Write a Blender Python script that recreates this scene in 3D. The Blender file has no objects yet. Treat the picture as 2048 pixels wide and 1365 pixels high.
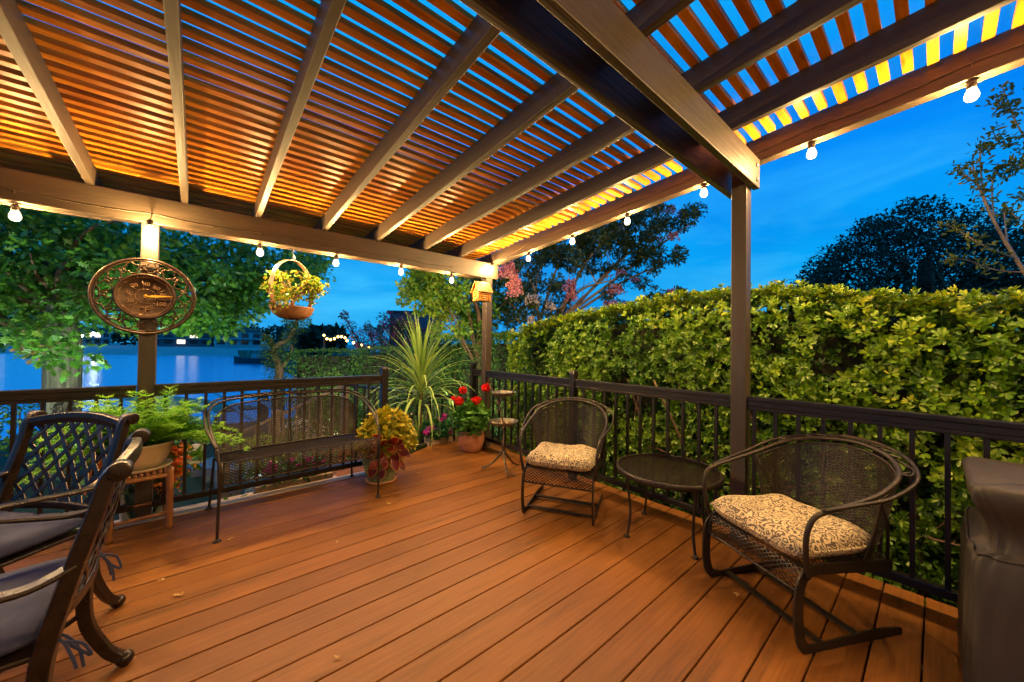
import bpy, math, random
import numpy as np
from mathutils import Vector, Matrix

random.seed(7)
rng = np.random.RandomState(11)
S = bpy.context.scene
C = S.collection

# ------------------------------------------------------------------ camera
FPX, PITCH, ROLL, YAW = 730.5, 0.0134, 0.0130, 0.8612
CAM = np.array([2.7334, 3.5658, 1.2298])
FWD = np.array([-math.cos(YAW), -math.sin(YAW), 0.0])
RGT = np.array([-math.sin(YAW), math.cos(YAW), 0.0])


def cam_dir(r, u, f):
    c, s = math.cos(ROLL), math.sin(ROLL)
    r, u = r * c - u * s, r * s + u * c
    c, s = math.cos(PITCH), math.sin(PITCH)
    f, u = f * c - u * s, f * s + u * c
    return r * RGT + f * FWD + u * np.array([0, 0, 1.0])


def at(px, py, fwd):
    """world point on the photograph's ray (2048 px wide) at a given depth"""
    d = cam_dir((px - 1024) / FPX, -(py - 682.5) / FPX, 1.0)
    return CAM + d * fwd / float(d @ FWD)


cam_data = bpy.data.cameras.new("camera")
cam = bpy.data.objects.new("camera", cam_data)
C.objects.link(cam)
cam_data.sensor_width = 36.0
cam_data.lens = 36.0 * FPX / 2048.0
cam_data.clip_start = 0.02
cam_data.clip_end = 2000
rx, ry, rz = cam_dir(1, 0, 0), cam_dir(0, 1, 0), -cam_dir(0, 0, 1)
cam.matrix_world = Matrix(((rx[0], ry[0], rz[0], CAM[0]), (rx[1], ry[1], rz[1], CAM[1]),
                           (rx[2], ry[2], rz[2], CAM[2]), (0, 0, 0, 1)))
S.camera = cam

# ------------------------------------------------------------------ exposure
S.view_settings.view_transform = 'Standard'
S.view_settings.look = 'None'
S.view_settings.exposure = 0.55
S.view_settings.gamma = 1.0
S.cycles.use_denoising = True
S.cycles.max_bounces = 7
S.cycles.transparent_max_bounces = 12
S.cycles.sample_clamp_indirect = 6.0
S.cycles.caustics_reflective = False
S.cycles.caustics_refractive = False

BULB_W = 60.0
RAFT_W = 46.0
EAVE_W = 24.0
SPOT_W = 1.0
BULB_COL = (1.0, 0.60, 0.22)

# ------------------------------------------------------------------ dusk sky
W = bpy.data.worlds.new("World")
S.world = W
W.use_nodes = True
nt = W.node_tree
nt.nodes.clear()


def wn(t, **kw):
    n = nt.nodes.new(t)
    for k, v in kw.items():
        setattr(n, k, v)
    return n


def ramp_set(r, stops):
    els = r.color_ramp.elements
    while len(els) > len(stops):
        els.remove(els[-1])
    while len(els) < len(stops):
        els.new(1.0)
    for e, (p, c) in zip(els, stops):
        e.position = p
        e.color = (c[0], c[1], c[2], 1.0) if len(c) == 3 else c


tc = wn('ShaderNodeTexCoord')
sep = wn('ShaderNodeSeparateXYZ')
nt.links.new(tc.outputs['Generated'], sep.inputs[0])
grad = wn('ShaderNodeValToRGB')
ramp_set(grad, [(0.0, (0.0012, 0.29, 0.62)), (0.10, (0.0010, 0.275, 0.62)), (0.26, (0.0006, 0.235, 0.64)),
                (0.42, (0.0004, 0.185, 0.67)), (0.56, (0.0010, 0.28, 0.74)), (0.70, (0.0010, 0.26, 0.66)), (0.84, (0.0004, 0.06, 0.18))])
nt.links.new(sep.outputs[2], grad.inputs[0])
mp = wn('ShaderNodeMapping')
mp.inputs['Scale'].default_value = (1.6, 1.6, 7.0)
mp.inputs['Rotation'].default_value = (0.12, -0.1, 0.4)
nt.links.new(tc.outputs['Generated'], mp.inputs[0])
cn = wn('ShaderNodeTexNoise')
cn.inputs['Scale'].default_value = 1.7
cn.inputs['Detail'].default_value = 7
cn.inputs['Roughness'].default_value = 0.58
cn.inputs['Distortion'].default_value = 0.5
nt.links.new(mp.outputs[0], cn.inputs['Vector'])
cr = wn('ShaderNodeValToRGB')
ramp_set(cr, [(0.43, (0, 0, 0)), (0.68, (1, 1, 1))])
nt.links.new(cn.outputs['Fac'], cr.inputs[0])
low = wn('ShaderNodeMapRange')          # wisps are strongest low over the horizon
low.inputs['From Min'].default_value = 0.0
low.inputs['From Max'].default_value = 0.5
low.inputs['To Min'].default_value = 0.75
low.inputs['To Max'].default_value = 0.10
nt.links.new(sep.outputs[2], low.inputs['Value'])
mul = wn('ShaderNodeMath', operation='MULTIPLY')
nt.links.new(cr.outputs[0], mul.inputs[0])
nt.links.new(low.outputs[0], mul.inputs[1])
mix = wn('ShaderNodeMix', data_type='RGBA')
nt.links.new(mul.outputs[0], mix.inputs['Factor'])
nt.links.new(grad.outputs[0], mix.inputs['A'])
mix.inputs['B'].default_value = (0.050, 0.41, 0.72, 1)
# large soft darker patches of cloud
mp2 = wn('ShaderNodeMapping')
mp2.inputs['Scale'].default_value = (1.2, 1.2, 3.0)
mp2.inputs['Location'].default_value = (3.1, 1.7, 0.4)
nt.links.new(tc.outputs['Generated'], mp2.inputs[0])
cn2 = wn('ShaderNodeTexNoise')
cn2.inputs['Scale'].default_value = 1.9
cn2.inputs['Detail'].default_value = 5
nt.links.new(mp2.outputs[0], cn2.inputs['Vector'])
cr2 = wn('ShaderNodeValToRGB')
ramp_set(cr2, [(0.35, (0.74, 0.78, 0.92)), (0.62, (1.04, 1.04, 1.02))])
nt.links.new(cn2.outputs['Fac'], cr2.inputs[0])
mulc = wn('ShaderNodeMix', data_type='RGBA', blend_type='MULTIPLY')
mulc.inputs['Factor'].default_value = 1.0
nt.links.new(mix.outputs['Result'], mulc.inputs['A'])
nt.links.new(cr2.outputs[0], mulc.inputs['B'])
# physical twilight underneath (sun just below the horizon)
sky = wn('ShaderNodeTexSky', sky_type='NISHITA', sun_disc=False)
sky.sun_elevation = math.radians(-4.0)
sky.sun_rotation = math.radians(200)
bg1 = wn('ShaderNodeBackground')
bg1.inputs['Strength'].default_value = 0.02
nt.links.new(sky.outputs[0], bg1.inputs['Color'])
bg2 = wn('ShaderNodeBackground')
bg2.inputs['Strength'].default_value = 1.0
nt.links.new(mulc.outputs['Result'], bg2.inputs['Color'])
add = wn('ShaderNodeAddShader')
nt.links.new(bg1.outputs[0], add.inputs[0])
nt.links.new(bg2.outputs[0], add.inputs[1])
outw = wn('ShaderNodeOutputWorld')
nt.links.new(add.outputs[0], outw.inputs['Surface'])


# ------------------------------------------------------------------ helpers
def tag(o, label=None, cat=None, group=None, kind=None):
    if label:
        o['label'] = label
    if cat:
        o['category'] = cat
    if group:
        o['group'] = group
    if kind:
        o['kind'] = kind
    return o


def thing(name, label, cat, loc=(0, 0, 0), rotz=0.0, group=None):
    o = bpy.data.objects.new(name, None)
    o.empty_display_size = 0.1
    C.objects.link(o)
    o.location = tuple(float(v) for v in loc)
    o.rotation_euler = (0, 0, rotz)
    return tag(o, label, cat, group)


def copy_tree(o, parent=None):
    c = o.copy()
    C.objects.link(c)
    c.parent = parent
    for ch in list(o.children):
        copy_tree(ch, c)
    return c


class MB:
    """collects shapes and links them as ONE mesh object"""

    def __init__(self):
        self.v, self.f, self.s = [], [], []

    def add(self, verts, faces, smooth=False):
        n = len(self.v)
        self.v.extend([tuple(float(c) for c in p) for p in verts])
        self.f.extend([tuple(i + n for i in f) for f in faces])
        self.s.extend([smooth] * len(faces))
        return self

    def box(self, lo, hi, smooth=False):
        x0, y0, z0 = lo
        x1, y1, z1 = hi
        v = [(x0, y0, z0), (x1, y0, z0), (x1, y1, z0), (x0, y1, z0), (x0, y0, z1), (x1, y0, z1), (x1, y1, z1), (x0, y1, z1)]
        return self.add(v, [(3, 2, 1, 0), (4, 5, 6, 7), (0, 1, 5, 4), (1, 2, 6, 5), (2, 3, 7, 6), (3, 0, 4, 7)])

    def hexa(self, pts):
        return self.add(pts, [(3, 2, 1, 0), (4, 5, 6, 7), (0, 1, 5, 4), (1, 2, 6, 5), (2, 3, 7, 6), (3, 0, 4, 7)])

    def sweep(self, pts, sect, ref=(0, 0, 1), smooth=False, closed=False, scale=None):
        P = [np.array(p, float) for p in pts]
        n = len(P)
        k = len(sect)
        V = []
        ref = np.array(ref, float)
        for i in range(n):
            if closed:
                t = P[(i + 1) % n] - P[i - 1]
            else:
                t = P[min(i + 1, n - 1)] - P[max(i - 1, 0)]
            t = t / (np.linalg.norm(t) + 1e-12)
            sd = np.cross(t, ref)
            if np.linalg.norm(sd) < 1e-4:
                sd = np.cross(t, [1, 0.3, 0.2])
            sd = sd / np.linalg.norm(sd)
            up = np.cross(sd, t)
            sc = 1.0 if scale is None else scale[i]
            for a, b in sect:
                V.append(P[i] + sd * a * sc + up * b * sc)
        F = []
        m = n if closed else n - 1
        for i in range(m):
            j = (i + 1) % n
            for q in range(k):
                r = (q + 1) % k
                F.append((i * k + q, i * k + r, j * k + r, j * k + q))
        if not closed:
            F.append(tuple(range(k))[::-1])
            F.append(tuple((n - 1) * k + q for q in range(k)))
        return self.add(V, F, smooth)

    def flat(self, pts, w, t, ref=(0, 0, 1), closed=False):
        s = [(-w / 2, -t / 2), (w / 2, -t / 2), (w / 2, t / 2), (-w / 2, t / 2)]
        return self.sweep(pts, s, ref, False, closed)

    def tube(self, pts, r, seg=8, closed=False):
        P = [np.array(p, float) for p in pts]
        n = len(P)
        R = [r] * n if np.isscalar(r) else list(r)
        V = []
        nrm = None
        for i in range(n):
            if closed:
                t = P[(i + 1) % n] - P[i - 1]
            else:
                t = P[min(i + 1, n - 1)] - P[max(i - 1, 0)]
            t = t / (np.linalg.norm(t) + 1e-12)
            if nrm is None:
                a = np.array([0, 0, 1.0]) if abs(t[2]) < 0.9 else np.array([1.0, 0, 0])
                nrm = np.cross(t, a)
            nrm = nrm - t * (nrm @ t)
            nrm = nrm / (np.linalg.norm(nrm) + 1e-12)
            b = np.cross(t, nrm)
            for q in range(seg):
                g = 2 * math.pi * q / seg
                V.append(P[i] + R[i] * (math.cos(g) * nrm + math.sin(g) * b))
        F = []
        m = n if closed else n - 1
        for i in range(m):
            j = (i + 1) % n
            for q in range(seg):
                s = (q + 1) % seg
                F.append((i * seg + q, j * seg + q, j * seg + s, i * seg + s)[::-1])
        if not closed:
            F.append(tuple(range(seg))[::-1])
            F.append(tuple((n - 1) * seg + q for q in range(seg)))
        return self.add(V, F, True)

    def lathe(self, prof, seg=32, c=(0, 0, 0), smooth=True, cap=True):
        V = []
        for r, z in prof:
            for q in range(seg):
                g = 2 * math.pi * q / seg
                V.append((c[0] + r * math.cos(g), c[1] + r * math.sin(g), c[2] + z))
        F = []
        for i in range(len(prof) - 1):
            for q in range(seg):
                s = (q + 1) % seg
                F.append((i * seg + q, i * seg + s, (i + 1) * seg + s, (i + 1) * seg + q))
        self.add(V, F, smooth)
        if cap:
            n0 = len(self.v) - len(V)
            self.f.append(tuple(n0 + q for q in range(seg))[::-1])
            self.f.append(tuple(n0 + (len(prof) - 1) * seg + q for q in range(seg)))
            self.s += [False, False]
        return self

    def ball(self, c, r, seg=12, ring=8, sc=(1, 1, 1)):
        prof = [(math.sin(math.pi * i / ring) * r, -math.cos(math.pi * i / ring) * r) for i in range(ring + 1)]
        prof[0] = (r * 0.02, -r)
        prof[-1] = (r * 0.02, r)
        n0 = len(self.v)
        self.lathe(prof, seg)
        for i in range(n0, len(self.v)):
            p = self.v[i]
            self.v[i] = (c[0] + p[0] * sc[0], c[1] + p[1] * sc[1], c[2] + p[2] * sc[2])
        return self

    def build(self, name, mat, parent=None, bevel=0.0, segs=2, subsurf=0):
        me = bpy.data.meshes.new(name)
        me.from_pydata(self.v, [], self.f)
        me.polygons.foreach_set('use_smooth', self.s)
        me.materials.append(mat)
        me.update()
        o = bpy.data.objects.new(name, me)
        C.objects.link(o)
        if parent is not None:
            o.parent = parent
        if bevel:
            b = o.modifiers.new('bevel', 'BEVEL')
            b.width = bevel
            b.segments = segs
            b.limit_method = 'ANGLE'
            b.angle_limit = math.radians(40)
        if subsurf:
            b = o.modifiers.new('sub', 'SUBSURF')
            b.levels = b.render_levels = subsurf
        return o


def curve(pts, n=8, closed=False):
    P = [np.array(p, float) for p in pts]
    out = []
    m = len(P)
    for i in range(m if closed else m - 1):
        if closed:
            a, b, c, d = P[i - 1], P[i], P[(i + 1) % m], P[(i + 2) % m]
        else:
            a, b, c, d = P[max(i - 1, 0)], P[i], P[i + 1], P[min(i + 2, m - 1)]
        for k in range(n):
            t = k / n
            out.append(0.5 * (2 * b + (c - a) * t + (2 * a - 5 * b + 4 * c - d) * t * t + (3 * b - a - 3 * c + d) * t ** 3))
    if not closed:
        out.append(P[-1])
    return out


def nrmz(a):
    return a / (np.linalg.norm(a, axis=-1, keepdims=True) + 1e-12)


TEMPL = {
    # (along, across, up) outline and faces
    'oval': ([(0, 0, 0), (.6, 0, -.05), (1, 0, -.02), (.32, -.36, .03), (.74, -.5, .04), (.32, .36, .03), (.74, .5, .04)],
             [(0, 1, 4, 3), (1, 2, 4), (0, 5, 6, 1), (1, 6, 2)]),
    'lance': ([(0, 0, 0), (.5, 0, -.05), (1, 0, -.10), (.45, -.5, .03), (.45, .5, .03)], [(0, 1, 3), (1, 2, 3), (0, 4, 1), (1, 4, 2)]),
    'diamond': ([(0, 0, 0), (.5, -.5, .04), (1, 0, -.05), (.5, .5, .04)], [(0, 2, 1), (0, 3, 2)]),
    'oak': ([(0, -.02, 0), (.2, -.09, .01), (.16, -.36, .05), (.36, -.13, .01), (.42, -.55, .06), (.58, -.13, 0), (.72, -.40, .04), (.78, -.10, -.01),
             (1, 0, -.06), (.78, .10, -.01), (.72, .40, .04), (.58, .13, 0), (.42, .55, .06), (.36, .13, .01), (.16, .36, .05), (.2, .09, .01), (0, .02, 0)],
            [(0, 1, 15, 16), (1, 2, 3), (13, 14, 15), (1, 3, 13, 15), (3, 4, 5), (11, 12, 13), (3, 5, 11, 13), (5, 6, 7), (9, 10, 11), (5, 7, 9, 11), (7, 8, 9)]),
    'heart': ([(0, 0, 0), (.5, 0, -.06), (1, 0, -.08), (-.08, -.3, .04), (.3, -.56, .06), (.7, -.38, .02), (-.08, .3, .04), (.3, .56, .06), (.7, .38, .02)],
              [(0, 4, 3), (0, 1, 4), (1, 5, 4), (1, 2, 5), (0, 6, 7), (0, 7, 1), (1, 7, 8), (1, 8, 2)]),
    'round': ([(0, 0, 0), (.15, -.42, .1), (.55, -.56, .05), (.92, -.3, .08), (1, 0, .02), (.92, .3, .08), (.55, .56, .05), (.15, .42, .1), (.5, 0, -.02)],
              [(0, 8, 1), (1, 8, 2), (2, 8, 3), (3, 8, 4), (4, 8, 5), (5, 8, 6), (6, 8, 7), (7, 8, 0)]),
    'needle': ([(0, -.5, 0), (0, .5, 0), (1, 0, 0)], [(0, 1, 2)]),
}


def leaves(name, P, D, N, L, Wd, tmpl, mat, parent=None, tint=None):
    """thousands of leaf blades as ONE foliage mesh"""
    P = np.asarray(P, float)
    n = len(P)
    D = nrmz(np.asarray(D, float))
    N = np.asarray(N, float)
    N = N - D * (N * D).sum(1, keepdims=True)
    N = nrmz(N + 1e-6)
    Sd = np.cross(D, N)
    L = np.broadcast_to(np.asarray(L, float), (n,))
    Wd = np.broadcast_to(np.asarray(Wd, float), (n,))
    tv, tf = TEMPL[tmpl]
    tv = np.array(tv)
    k = len(tv)
    V = (P[:, None, :] + D[:, None, :] * (tv[None, :, 0:1] * L[:, None, None]) + Sd[:, None, :] * (tv[None, :, 1:2] * Wd[:, None, None])
         + N[:, None, :] * (tv[None, :, 2:3] * L[:, None, None])).reshape(-1, 3)
    lt = np.concatenate([np.array(f) for f in tf])
    sizes = np.array([len(f) for f in tf])
    loops = (lt[None, :] + (np.arange(n) * k)[:, None]).reshape(-1)
    tot = np.tile(sizes, n)
    start = np.concatenate([[0], np.cumsum(tot)[:-1]])
    me = bpy.data.meshes.new(name)
    me.vertices.add(n * k)
    me.vertices.foreach_set('co', V.reshape(-1))
    me.loops.add(len(loops))
    me.loops.foreach_set('vertex_index', loops.astype(np.int32))
    me.polygons.add(len(tot))
    me.polygons.foreach_set('loop_start', start.astype(np.int32))
    me.polygons.foreach_set('loop_total', tot.astype(np.int32))
    me.update(calc_edges=True)
    t = rng.rand(n) if tint is None else np.asarray(tint, float)
    a = me.attributes.new('tint', 'FLOAT', 'POINT')
    a.data.foreach_set('value', np.repeat(t, k).astype(np.float32))
    me.materials.append(mat)
    o = bpy.data.objects.new(name, me)
    C.objects.link(o)
    if parent is not None:
        o.parent = parent
    return o


def rdir(n, up=0.0, spread=1.0):
    d = rng.normal(size=(n, 3)) * spread
    d[:, 2] += up
    return nrmz(d)


# ------------------------------------------------------------------ materials
def newmat(name):
    m = bpy.data.materials.new(name)
    m.use_nodes = True
    t = m.node_tree
    p = t.nodes['Principled BSDF']
    return m, t, p


def mat_basic(name, col, rough=0.5, metal=0.0, var=0.2, scale=6.0, stretch=(1, 1, 1), bump=0.0, bscale=None, col2=None, coat=0.0, spec=0.5, detail=5):
    m, t, p = newmat(name)
    tcn = t.nodes.new('ShaderNodeTexCoord')
    mpn = t.nodes.new('ShaderNodeMapping')
    mpn.inputs['Scale'].default_value = stretch
    t.links.new(tcn.outputs['Object'], mpn.inputs[0])
    nz = t.nodes.new('ShaderNodeTexNoise')
    nz.inputs['Scale'].default_value = scale
    nz.inputs['Detail'].default_value = detail
    nz.inputs['Roughness'].default_value = 0.6
    t.links.new(mpn.outputs[0], nz.inputs['Vector'])
    rp = t.nodes.new('ShaderNodeValToRGB')
    c = np.array(col)
    c2 = np.array(col2) if col2 is not None else c * (1 + var)
    ramp_set(rp, [(0.3, tuple(c * (1 - var))), (0.7, tuple(c2))])
    t.links.new(nz.outputs['Fac'], rp.inputs[0])
    t.links.new(rp.outputs[0], p.inputs['Base Color'])
    rr = t.nodes.new('ShaderNodeMapRange')
    rr.inputs['To Min'].default_value = max(0.02, rough - 0.1)
    rr.inputs['To Max'].default_value = min(1, rough + 0.1)
    t.links.new(nz.outputs['Fac'], rr.inputs['Value'])
    t.links.new(rr.outputs[0], p.inputs['Roughness'])
    p.inputs['Metallic'].default_value = metal
    p.inputs['Specular IOR Level'].default_value = spec
    p.inputs['Coat Weight'].default_value = coat
    p.inputs['Coat Roughness'].default_value = 0.15
    if bump:
        b = t.nodes.new('ShaderNodeBump')
        b.inputs['Strength'].default_value = bump
        b.inputs['Distance'].default_value = 0.01
        nz2 = t.nodes.new('ShaderNodeTexNoise')
        nz2.inputs['Scale'].default_value = bscale or scale * 4
        nz2.inputs['Detail'].default_value = 4
        t.links.new(mpn.outputs[0], nz2.inputs['Vector'])
        t.links.new(nz2.outputs['Fac'], b.inputs['Height'])
        t.links.new(b.outputs[0], p.inputs['Normal'])
    return m


def mat_wood(name, dark, light, axis=0, rough=0.5, grain=60.0, bump=0.25, knots=True, piece=None, coat=0.0, spec=0.5, wear=0.0):
    """streaky wood, grain running along the given axis; piece = (axis, pitch, offset) gives every strip its own tone"""
    m, t, p = newmat(name)
    tcn = t.nodes.new('ShaderNodeTexCoord')
    st = [grain, grain, grain]
    st[axis] = grain * 0.035
    mpn = t.nodes.new('ShaderNodeMapping')
    mpn.inputs['Scale'].default_value = st
    t.links.new(tcn.outputs['Object'], mpn.inputs[0])
    nz = t.nodes.new('ShaderNodeTexNoise')
    nz.inputs['Scale'].default_value = 1.0
    nz.inputs['Detail'].default_value = 6
    nz.inputs['Distortion'].default_value = 0.6
    t.links.new(mpn.outputs[0], nz.inputs['Vector'])
    big = t.nodes.new('ShaderNodeTexNoise')
    big.inputs['Scale'].default_value = 2.3
    big.inputs['Detail'].default_value = 3
    t.links.new(tcn.outputs['Object'], big.inputs['Vector'])
    ad = t.nodes.new('ShaderNodeMath')
    ad.operation = 'MULTIPLY_ADD'
    ad.inputs[1].default_value = 0.6
    t.links.new(nz.outputs['Fac'], ad.inputs[0])
    m2 = t.nodes.new('ShaderNodeMath')
    m2.operation = 'MULTIPLY'
    m2.inputs[1].default_value = 0.4
    t.links.new(big.outputs['Fac'], m2.inputs[0])
    t.links.new(m2.outputs[0], ad.inputs[2])
    fac = ad.outputs[0]
    if piece:
        sx = t.nodes.new('ShaderNodeSeparateXYZ')
        t.links.new(tcn.outputs['Object'], sx.inputs[0])
        a1 = t.nodes.new('ShaderNodeMath')
        a1.operation = 'SUBTRACT'
        a1.inputs[1].default_value = piece[2]
        t.links.new(sx.outputs[piece[0]], a1.inputs[0])
        a2 = t.nodes.new('ShaderNodeMath')
        a2.operation = 'DIVIDE'
        a2.inputs[1].default_value = piece[1]
        t.links.new(a1.outputs[0], a2.inputs[0])
        a3 = t.nodes.new('ShaderNodeMath')
        a3.operation = 'FLOOR'
        t.links.new(a2.outputs[0], a3.inputs[0])
        wnz = t.nodes.new('ShaderNodeTexWhiteNoise')
        wnz.noise_dimensions = '1D'
        t.links.new(a3.outputs[0], wnz.inputs['W'])
        a4 = t.nodes.new('ShaderNodeMath')
        a4.operation = 'MULTIPLY_ADD'
        a4.inputs[1].default_value = 0.24
        t.links.new(wnz.outputs['Value'], a4.inputs[0])
        a5 = t.nodes.new('ShaderNodeMath')
        a5.operation = 'SUBTRACT'
        a5.inputs[1].default_value = 0.12
        t.links.new(fac, a5.inputs[0])
        t.links.new(a5.outputs[0], a4.inputs[2])
        fac = a4.outputs[0]
    rp = t.nodes.new('ShaderNodeValToRGB')
    ramp_set(rp, [(0.28, dark), (0.72, light)])
    t.links.new(fac, rp.inputs[0])
    colout = rp.outputs[0]
    if knots:
        ms = t.nodes.new('ShaderNodeMapping')
        ks = [14.0, 14.0, 14.0]
        ks[axis] = 2.6
        ms.inputs['Scale'].default_value = ks
        t.links.new(tcn.outputs['Object'], ms.inputs[0])
        vo = t.nodes.new('ShaderNodeTexVoronoi')
        vo.inputs['Scale'].default_value = 1.0
        t.links.new(ms.outputs[0], vo.inputs['Vector'])
        kr = t.nodes.new('ShaderNodeValToRGB')
        ramp_set(kr, [(0.05, (0.25, 0.2, 0.18)), (0.16, (1, 1, 1))])
        t.links.new(vo.outputs['Distance'], kr.inputs[0])
        mx = t.nodes.new('ShaderNodeMix')
        mx.data_type = 'RGBA'
        mx.blend_type = 'MULTIPLY'
        mx.inputs['Factor'].default_value = 0.7
        t.links.new(colout, mx.inputs['A'])
        t.links.new(kr.outputs[0], mx.inputs['B'])
        colout = mx.outputs['Result']
    if wear:                      # scuffs and weathered streaks with a shape of their own
        sc = [9.0, 9.0, 9.0]
        sc[axis] = 0.9
        mw_ = t.nodes.new('ShaderNodeMapping')
        mw_.inputs['Scale'].default_value = sc
        mw_.inputs['Location'].default_value = (3.3, 1.2, 0.7)
        t.links.new(tcn.outputs['Object'], mw_.inputs[0])
        wn1 = t.nodes.new('ShaderNodeTexNoise')
        wn1.inputs['Scale'].default_value = 1.0
        wn1.inputs['Detail'].default_value = 8
        wn1.inputs['Roughness'].default_value = 0.7
        t.links.new(mw_.outputs[0], wn1.inputs['Vector'])
        wr = t.nodes.new('ShaderNodeValToRGB')
        ramp_set(wr, [(0.30, (1 - wear, 1 - wear, 1 - wear * .9)), (0.46, (1, 1, 1)), (0.60, (1, 1, 1)), (0.74, (1 + wear * .5, 1 + wear * .55, 1 + wear * .8))])
        t.links.new(wn1.outputs['Fac'], wr.inputs[0])
        mxw = t.nodes.new('ShaderNodeMix')
        mxw.data_type = 'RGBA'
        mxw.blend_type = 'MULTIPLY'
        mxw.inputs['Factor'].default_value = 1.0
        t.links.new(colout, mxw.inputs['A'])
        t.links.new(wr.outputs[0], mxw.inputs['B'])
        colout = mxw.outputs['Result']
    t.links.new(colout, p.inputs['Base Color'])
    p.inputs['Roughness'].default_value = rough
    p.inputs['Specular IOR Level'].default_value = spec
    p.inputs['Coat Weight'].default_value = coat
    p.inputs['Coat Roughness'].default_value = 0.25
    b = t.nodes.new('ShaderNodeBump')
    b.inputs['Strength'].default_value = bump
    b.inputs['Distance'].default_value = 0.004
    t.links.new(nz.outputs['Fac'], b.inputs['Height'])
    t.links.new(b.outputs[0], p.inputs['Normal'])
    return m


def mat_leaf(name, cols, rough=0.4, trans=0.3, spec=0.4):
    m, t, p = newmat(name)
    at_ = t.nodes.new('ShaderNodeAttribute')
    at_.attribute_name = 'tint'
    rp = t.nodes.new('ShaderNodeValToRGB')
    k = len(cols)
    ramp_set(rp, [(i / max(1, k - 1), c) for i, c in enumerate(cols)])
    t.links.new(at_.outputs['Fac'], rp.inputs[0])
    t.links.new(rp.outputs[0], p.inputs['Base Color'])
    p.inputs['Roughness'].default_value = rough
    p.inputs['Specular IOR Level'].default_value = spec
    if trans:
        tr = t.nodes.new('ShaderNodeBsdfTranslucent')
        g = t.nodes.new('ShaderNodeMix')
        g.data_type = 'RGBA'
        g.blend_type = 'MULTIPLY'
        g.inputs['Factor'].default_value = 1.0
        g.inputs['B'].default_value = (1.3, 1.2, 0.6, 1)
        t.links.new(rp.outputs[0], g.inputs['A'])
        t.links.new(g.outputs['Result'], tr.inputs['Color'])
        mx = t.nodes.new('ShaderNodeMixShader')
        mx.inputs[0].default_value = trans
        t.links.new(p.outputs[0], mx.inputs[1])
        t.links.new(tr.outputs[0], mx.inputs[2])
        t.links.new(mx.outputs[0], t.nodes['Material Output'].inputs['Surface'])
    return m


def mat_emit(name, col, strength, mixt=None):
    m, t, p = newmat(name)
    t.nodes.remove(p)
    e = t.nodes.new('ShaderNodeEmission')
    e.inputs['Color'].default_value = (*col, 1)
    e.inputs['Strength'].default_value = strength
    o = t.nodes['Material Output']
    if mixt is None:
        t.links.new(e.outputs[0], o.inputs['Surface'])
    else:
        tr = t.nodes.new('ShaderNodeBsdfTransparent')
        mx = t.nodes.new('ShaderNodeMixShader')
        mx.inputs[0].default_value = mixt
        t.links.new(tr.outputs[0], mx.inputs[1])
        t.links.new(e.outputs[0], mx.inputs[2])
        t.links.new(mx.outputs[0], o.inputs['Surface'])
    return m


M = {}
M['paint'] = mat_wood('brown_paint', (0.034, 0.024, 0.015), (0.068, 0.048, 0.030), axis=1, rough=0.5, grain=42, bump=0.6, wear=0.4)
M['paint_x'] = mat_wood('brown_paint_along', (0.034, 0.024, 0.015), (0.068, 0.048, 0.030), axis=0, rough=0.5, grain=42, bump=0.6, wear=0.4)
M['paint_z'] = mat_wood('brown_paint_upright', (0.034, 0.025, 0.017), (0.062, 0.046, 0.032), axis=2, rough=0.45, grain=42, bump=0.45, wear=0.4)
M['slat'] = mat_wood('stained_slats', (0.30, 0.086, 0.005), (0.72, 0.27, 0.018), axis=0, rough=0.36, grain=60, bump=0.3, piece=(1, 0.083, -0.2), spec=0.06)
M['deck'] = mat_wood('deck_boards', (0.135, 0.050, 0.0090), (0.245, 0.095, 0.018), axis=0, rough=0.47, grain=85, bump=0.20, knots=False, piece=(1, 0.1435, 3.0941), spec=0.28, wear=0.5)
M['deck_border'] = mat_wood('deck_border_board', (0.40, 0.29, 0.19), (0.52, 0.40, 0.28), axis=0, rough=0.4, grain=80, bump=0.2, knots=False)  # pale tan of the border stands for glare along the deck edge
M['rail'] = mat_basic('bronze_railing', (0.013, 0.010, 0.0085), 0.33, 0.1, 0.2, 20)
M['stair_rail'] = mat_basic('grey_brown_railing', (0.16, 0.135, 0.115), 0.5, 0, 0.2, 14)
M['iron'] = mat_basic('wrought_iron', (0.026, 0.019, 0.014), 0.42, 0.35, 0.35, 60, bump=0.15)
M['iron_light'] = mat_basic('worn_iron', (0.20, 0.16, 0.135), 0.5, 0.35, 0.35, 40, bump=0.2)
M['cast'] = mat_basic('cast_bronze', (0.022, 0.014, 0.010), 0.30, 0.4, 0.4, 30, bump=0.1)
M['bronze'] = mat_basic('antique_bronze', (0.060, 0.036, 0.023), 0.36, 0.6, 0.4, 25, bump=0.12)
M['gold'] = mat_basic('gilt', (0.75, 0.42, 0.06), 0.3, 0.6, 0.1, 20)
M['terracotta'] = mat_basic('terracotta', (0.46, 0.17, 0.065), 0.75, 0, 0.25, 9, bump=0.2, col2=(0.55, 0.26, 0.13))
M['cream'] = mat_basic('cream_glaze', (0.56, 0.45, 0.27), 0.3, 0, 0.12, 9, coat=0.4)
M['green_glaze'] = mat_basic('green_glaze', (0.10, 0.16, 0.07), 0.22, 0, 0.4, 14, col2=(0.22, 0.27, 0.12), coat=0.6)
M['dark_green'] = mat_basic('dark_green_glaze', (0.035, 0.06, 0.022), 0.15, 0, 0.4, 12, coat=0.6)
M['brown_pot'] = mat_basic('brown_bowl', (0.26, 0.12, 0.055), 0.55, 0, 0.25, 12, bump=0.1)
M['bamboo'] = mat_wood('bamboo', (0.20, 0.075, 0.022), (0.40, 0.18, 0.055), axis=2, rough=0.25, grain=60, bump=0.15, knots=False, coat=0.5)
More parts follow.
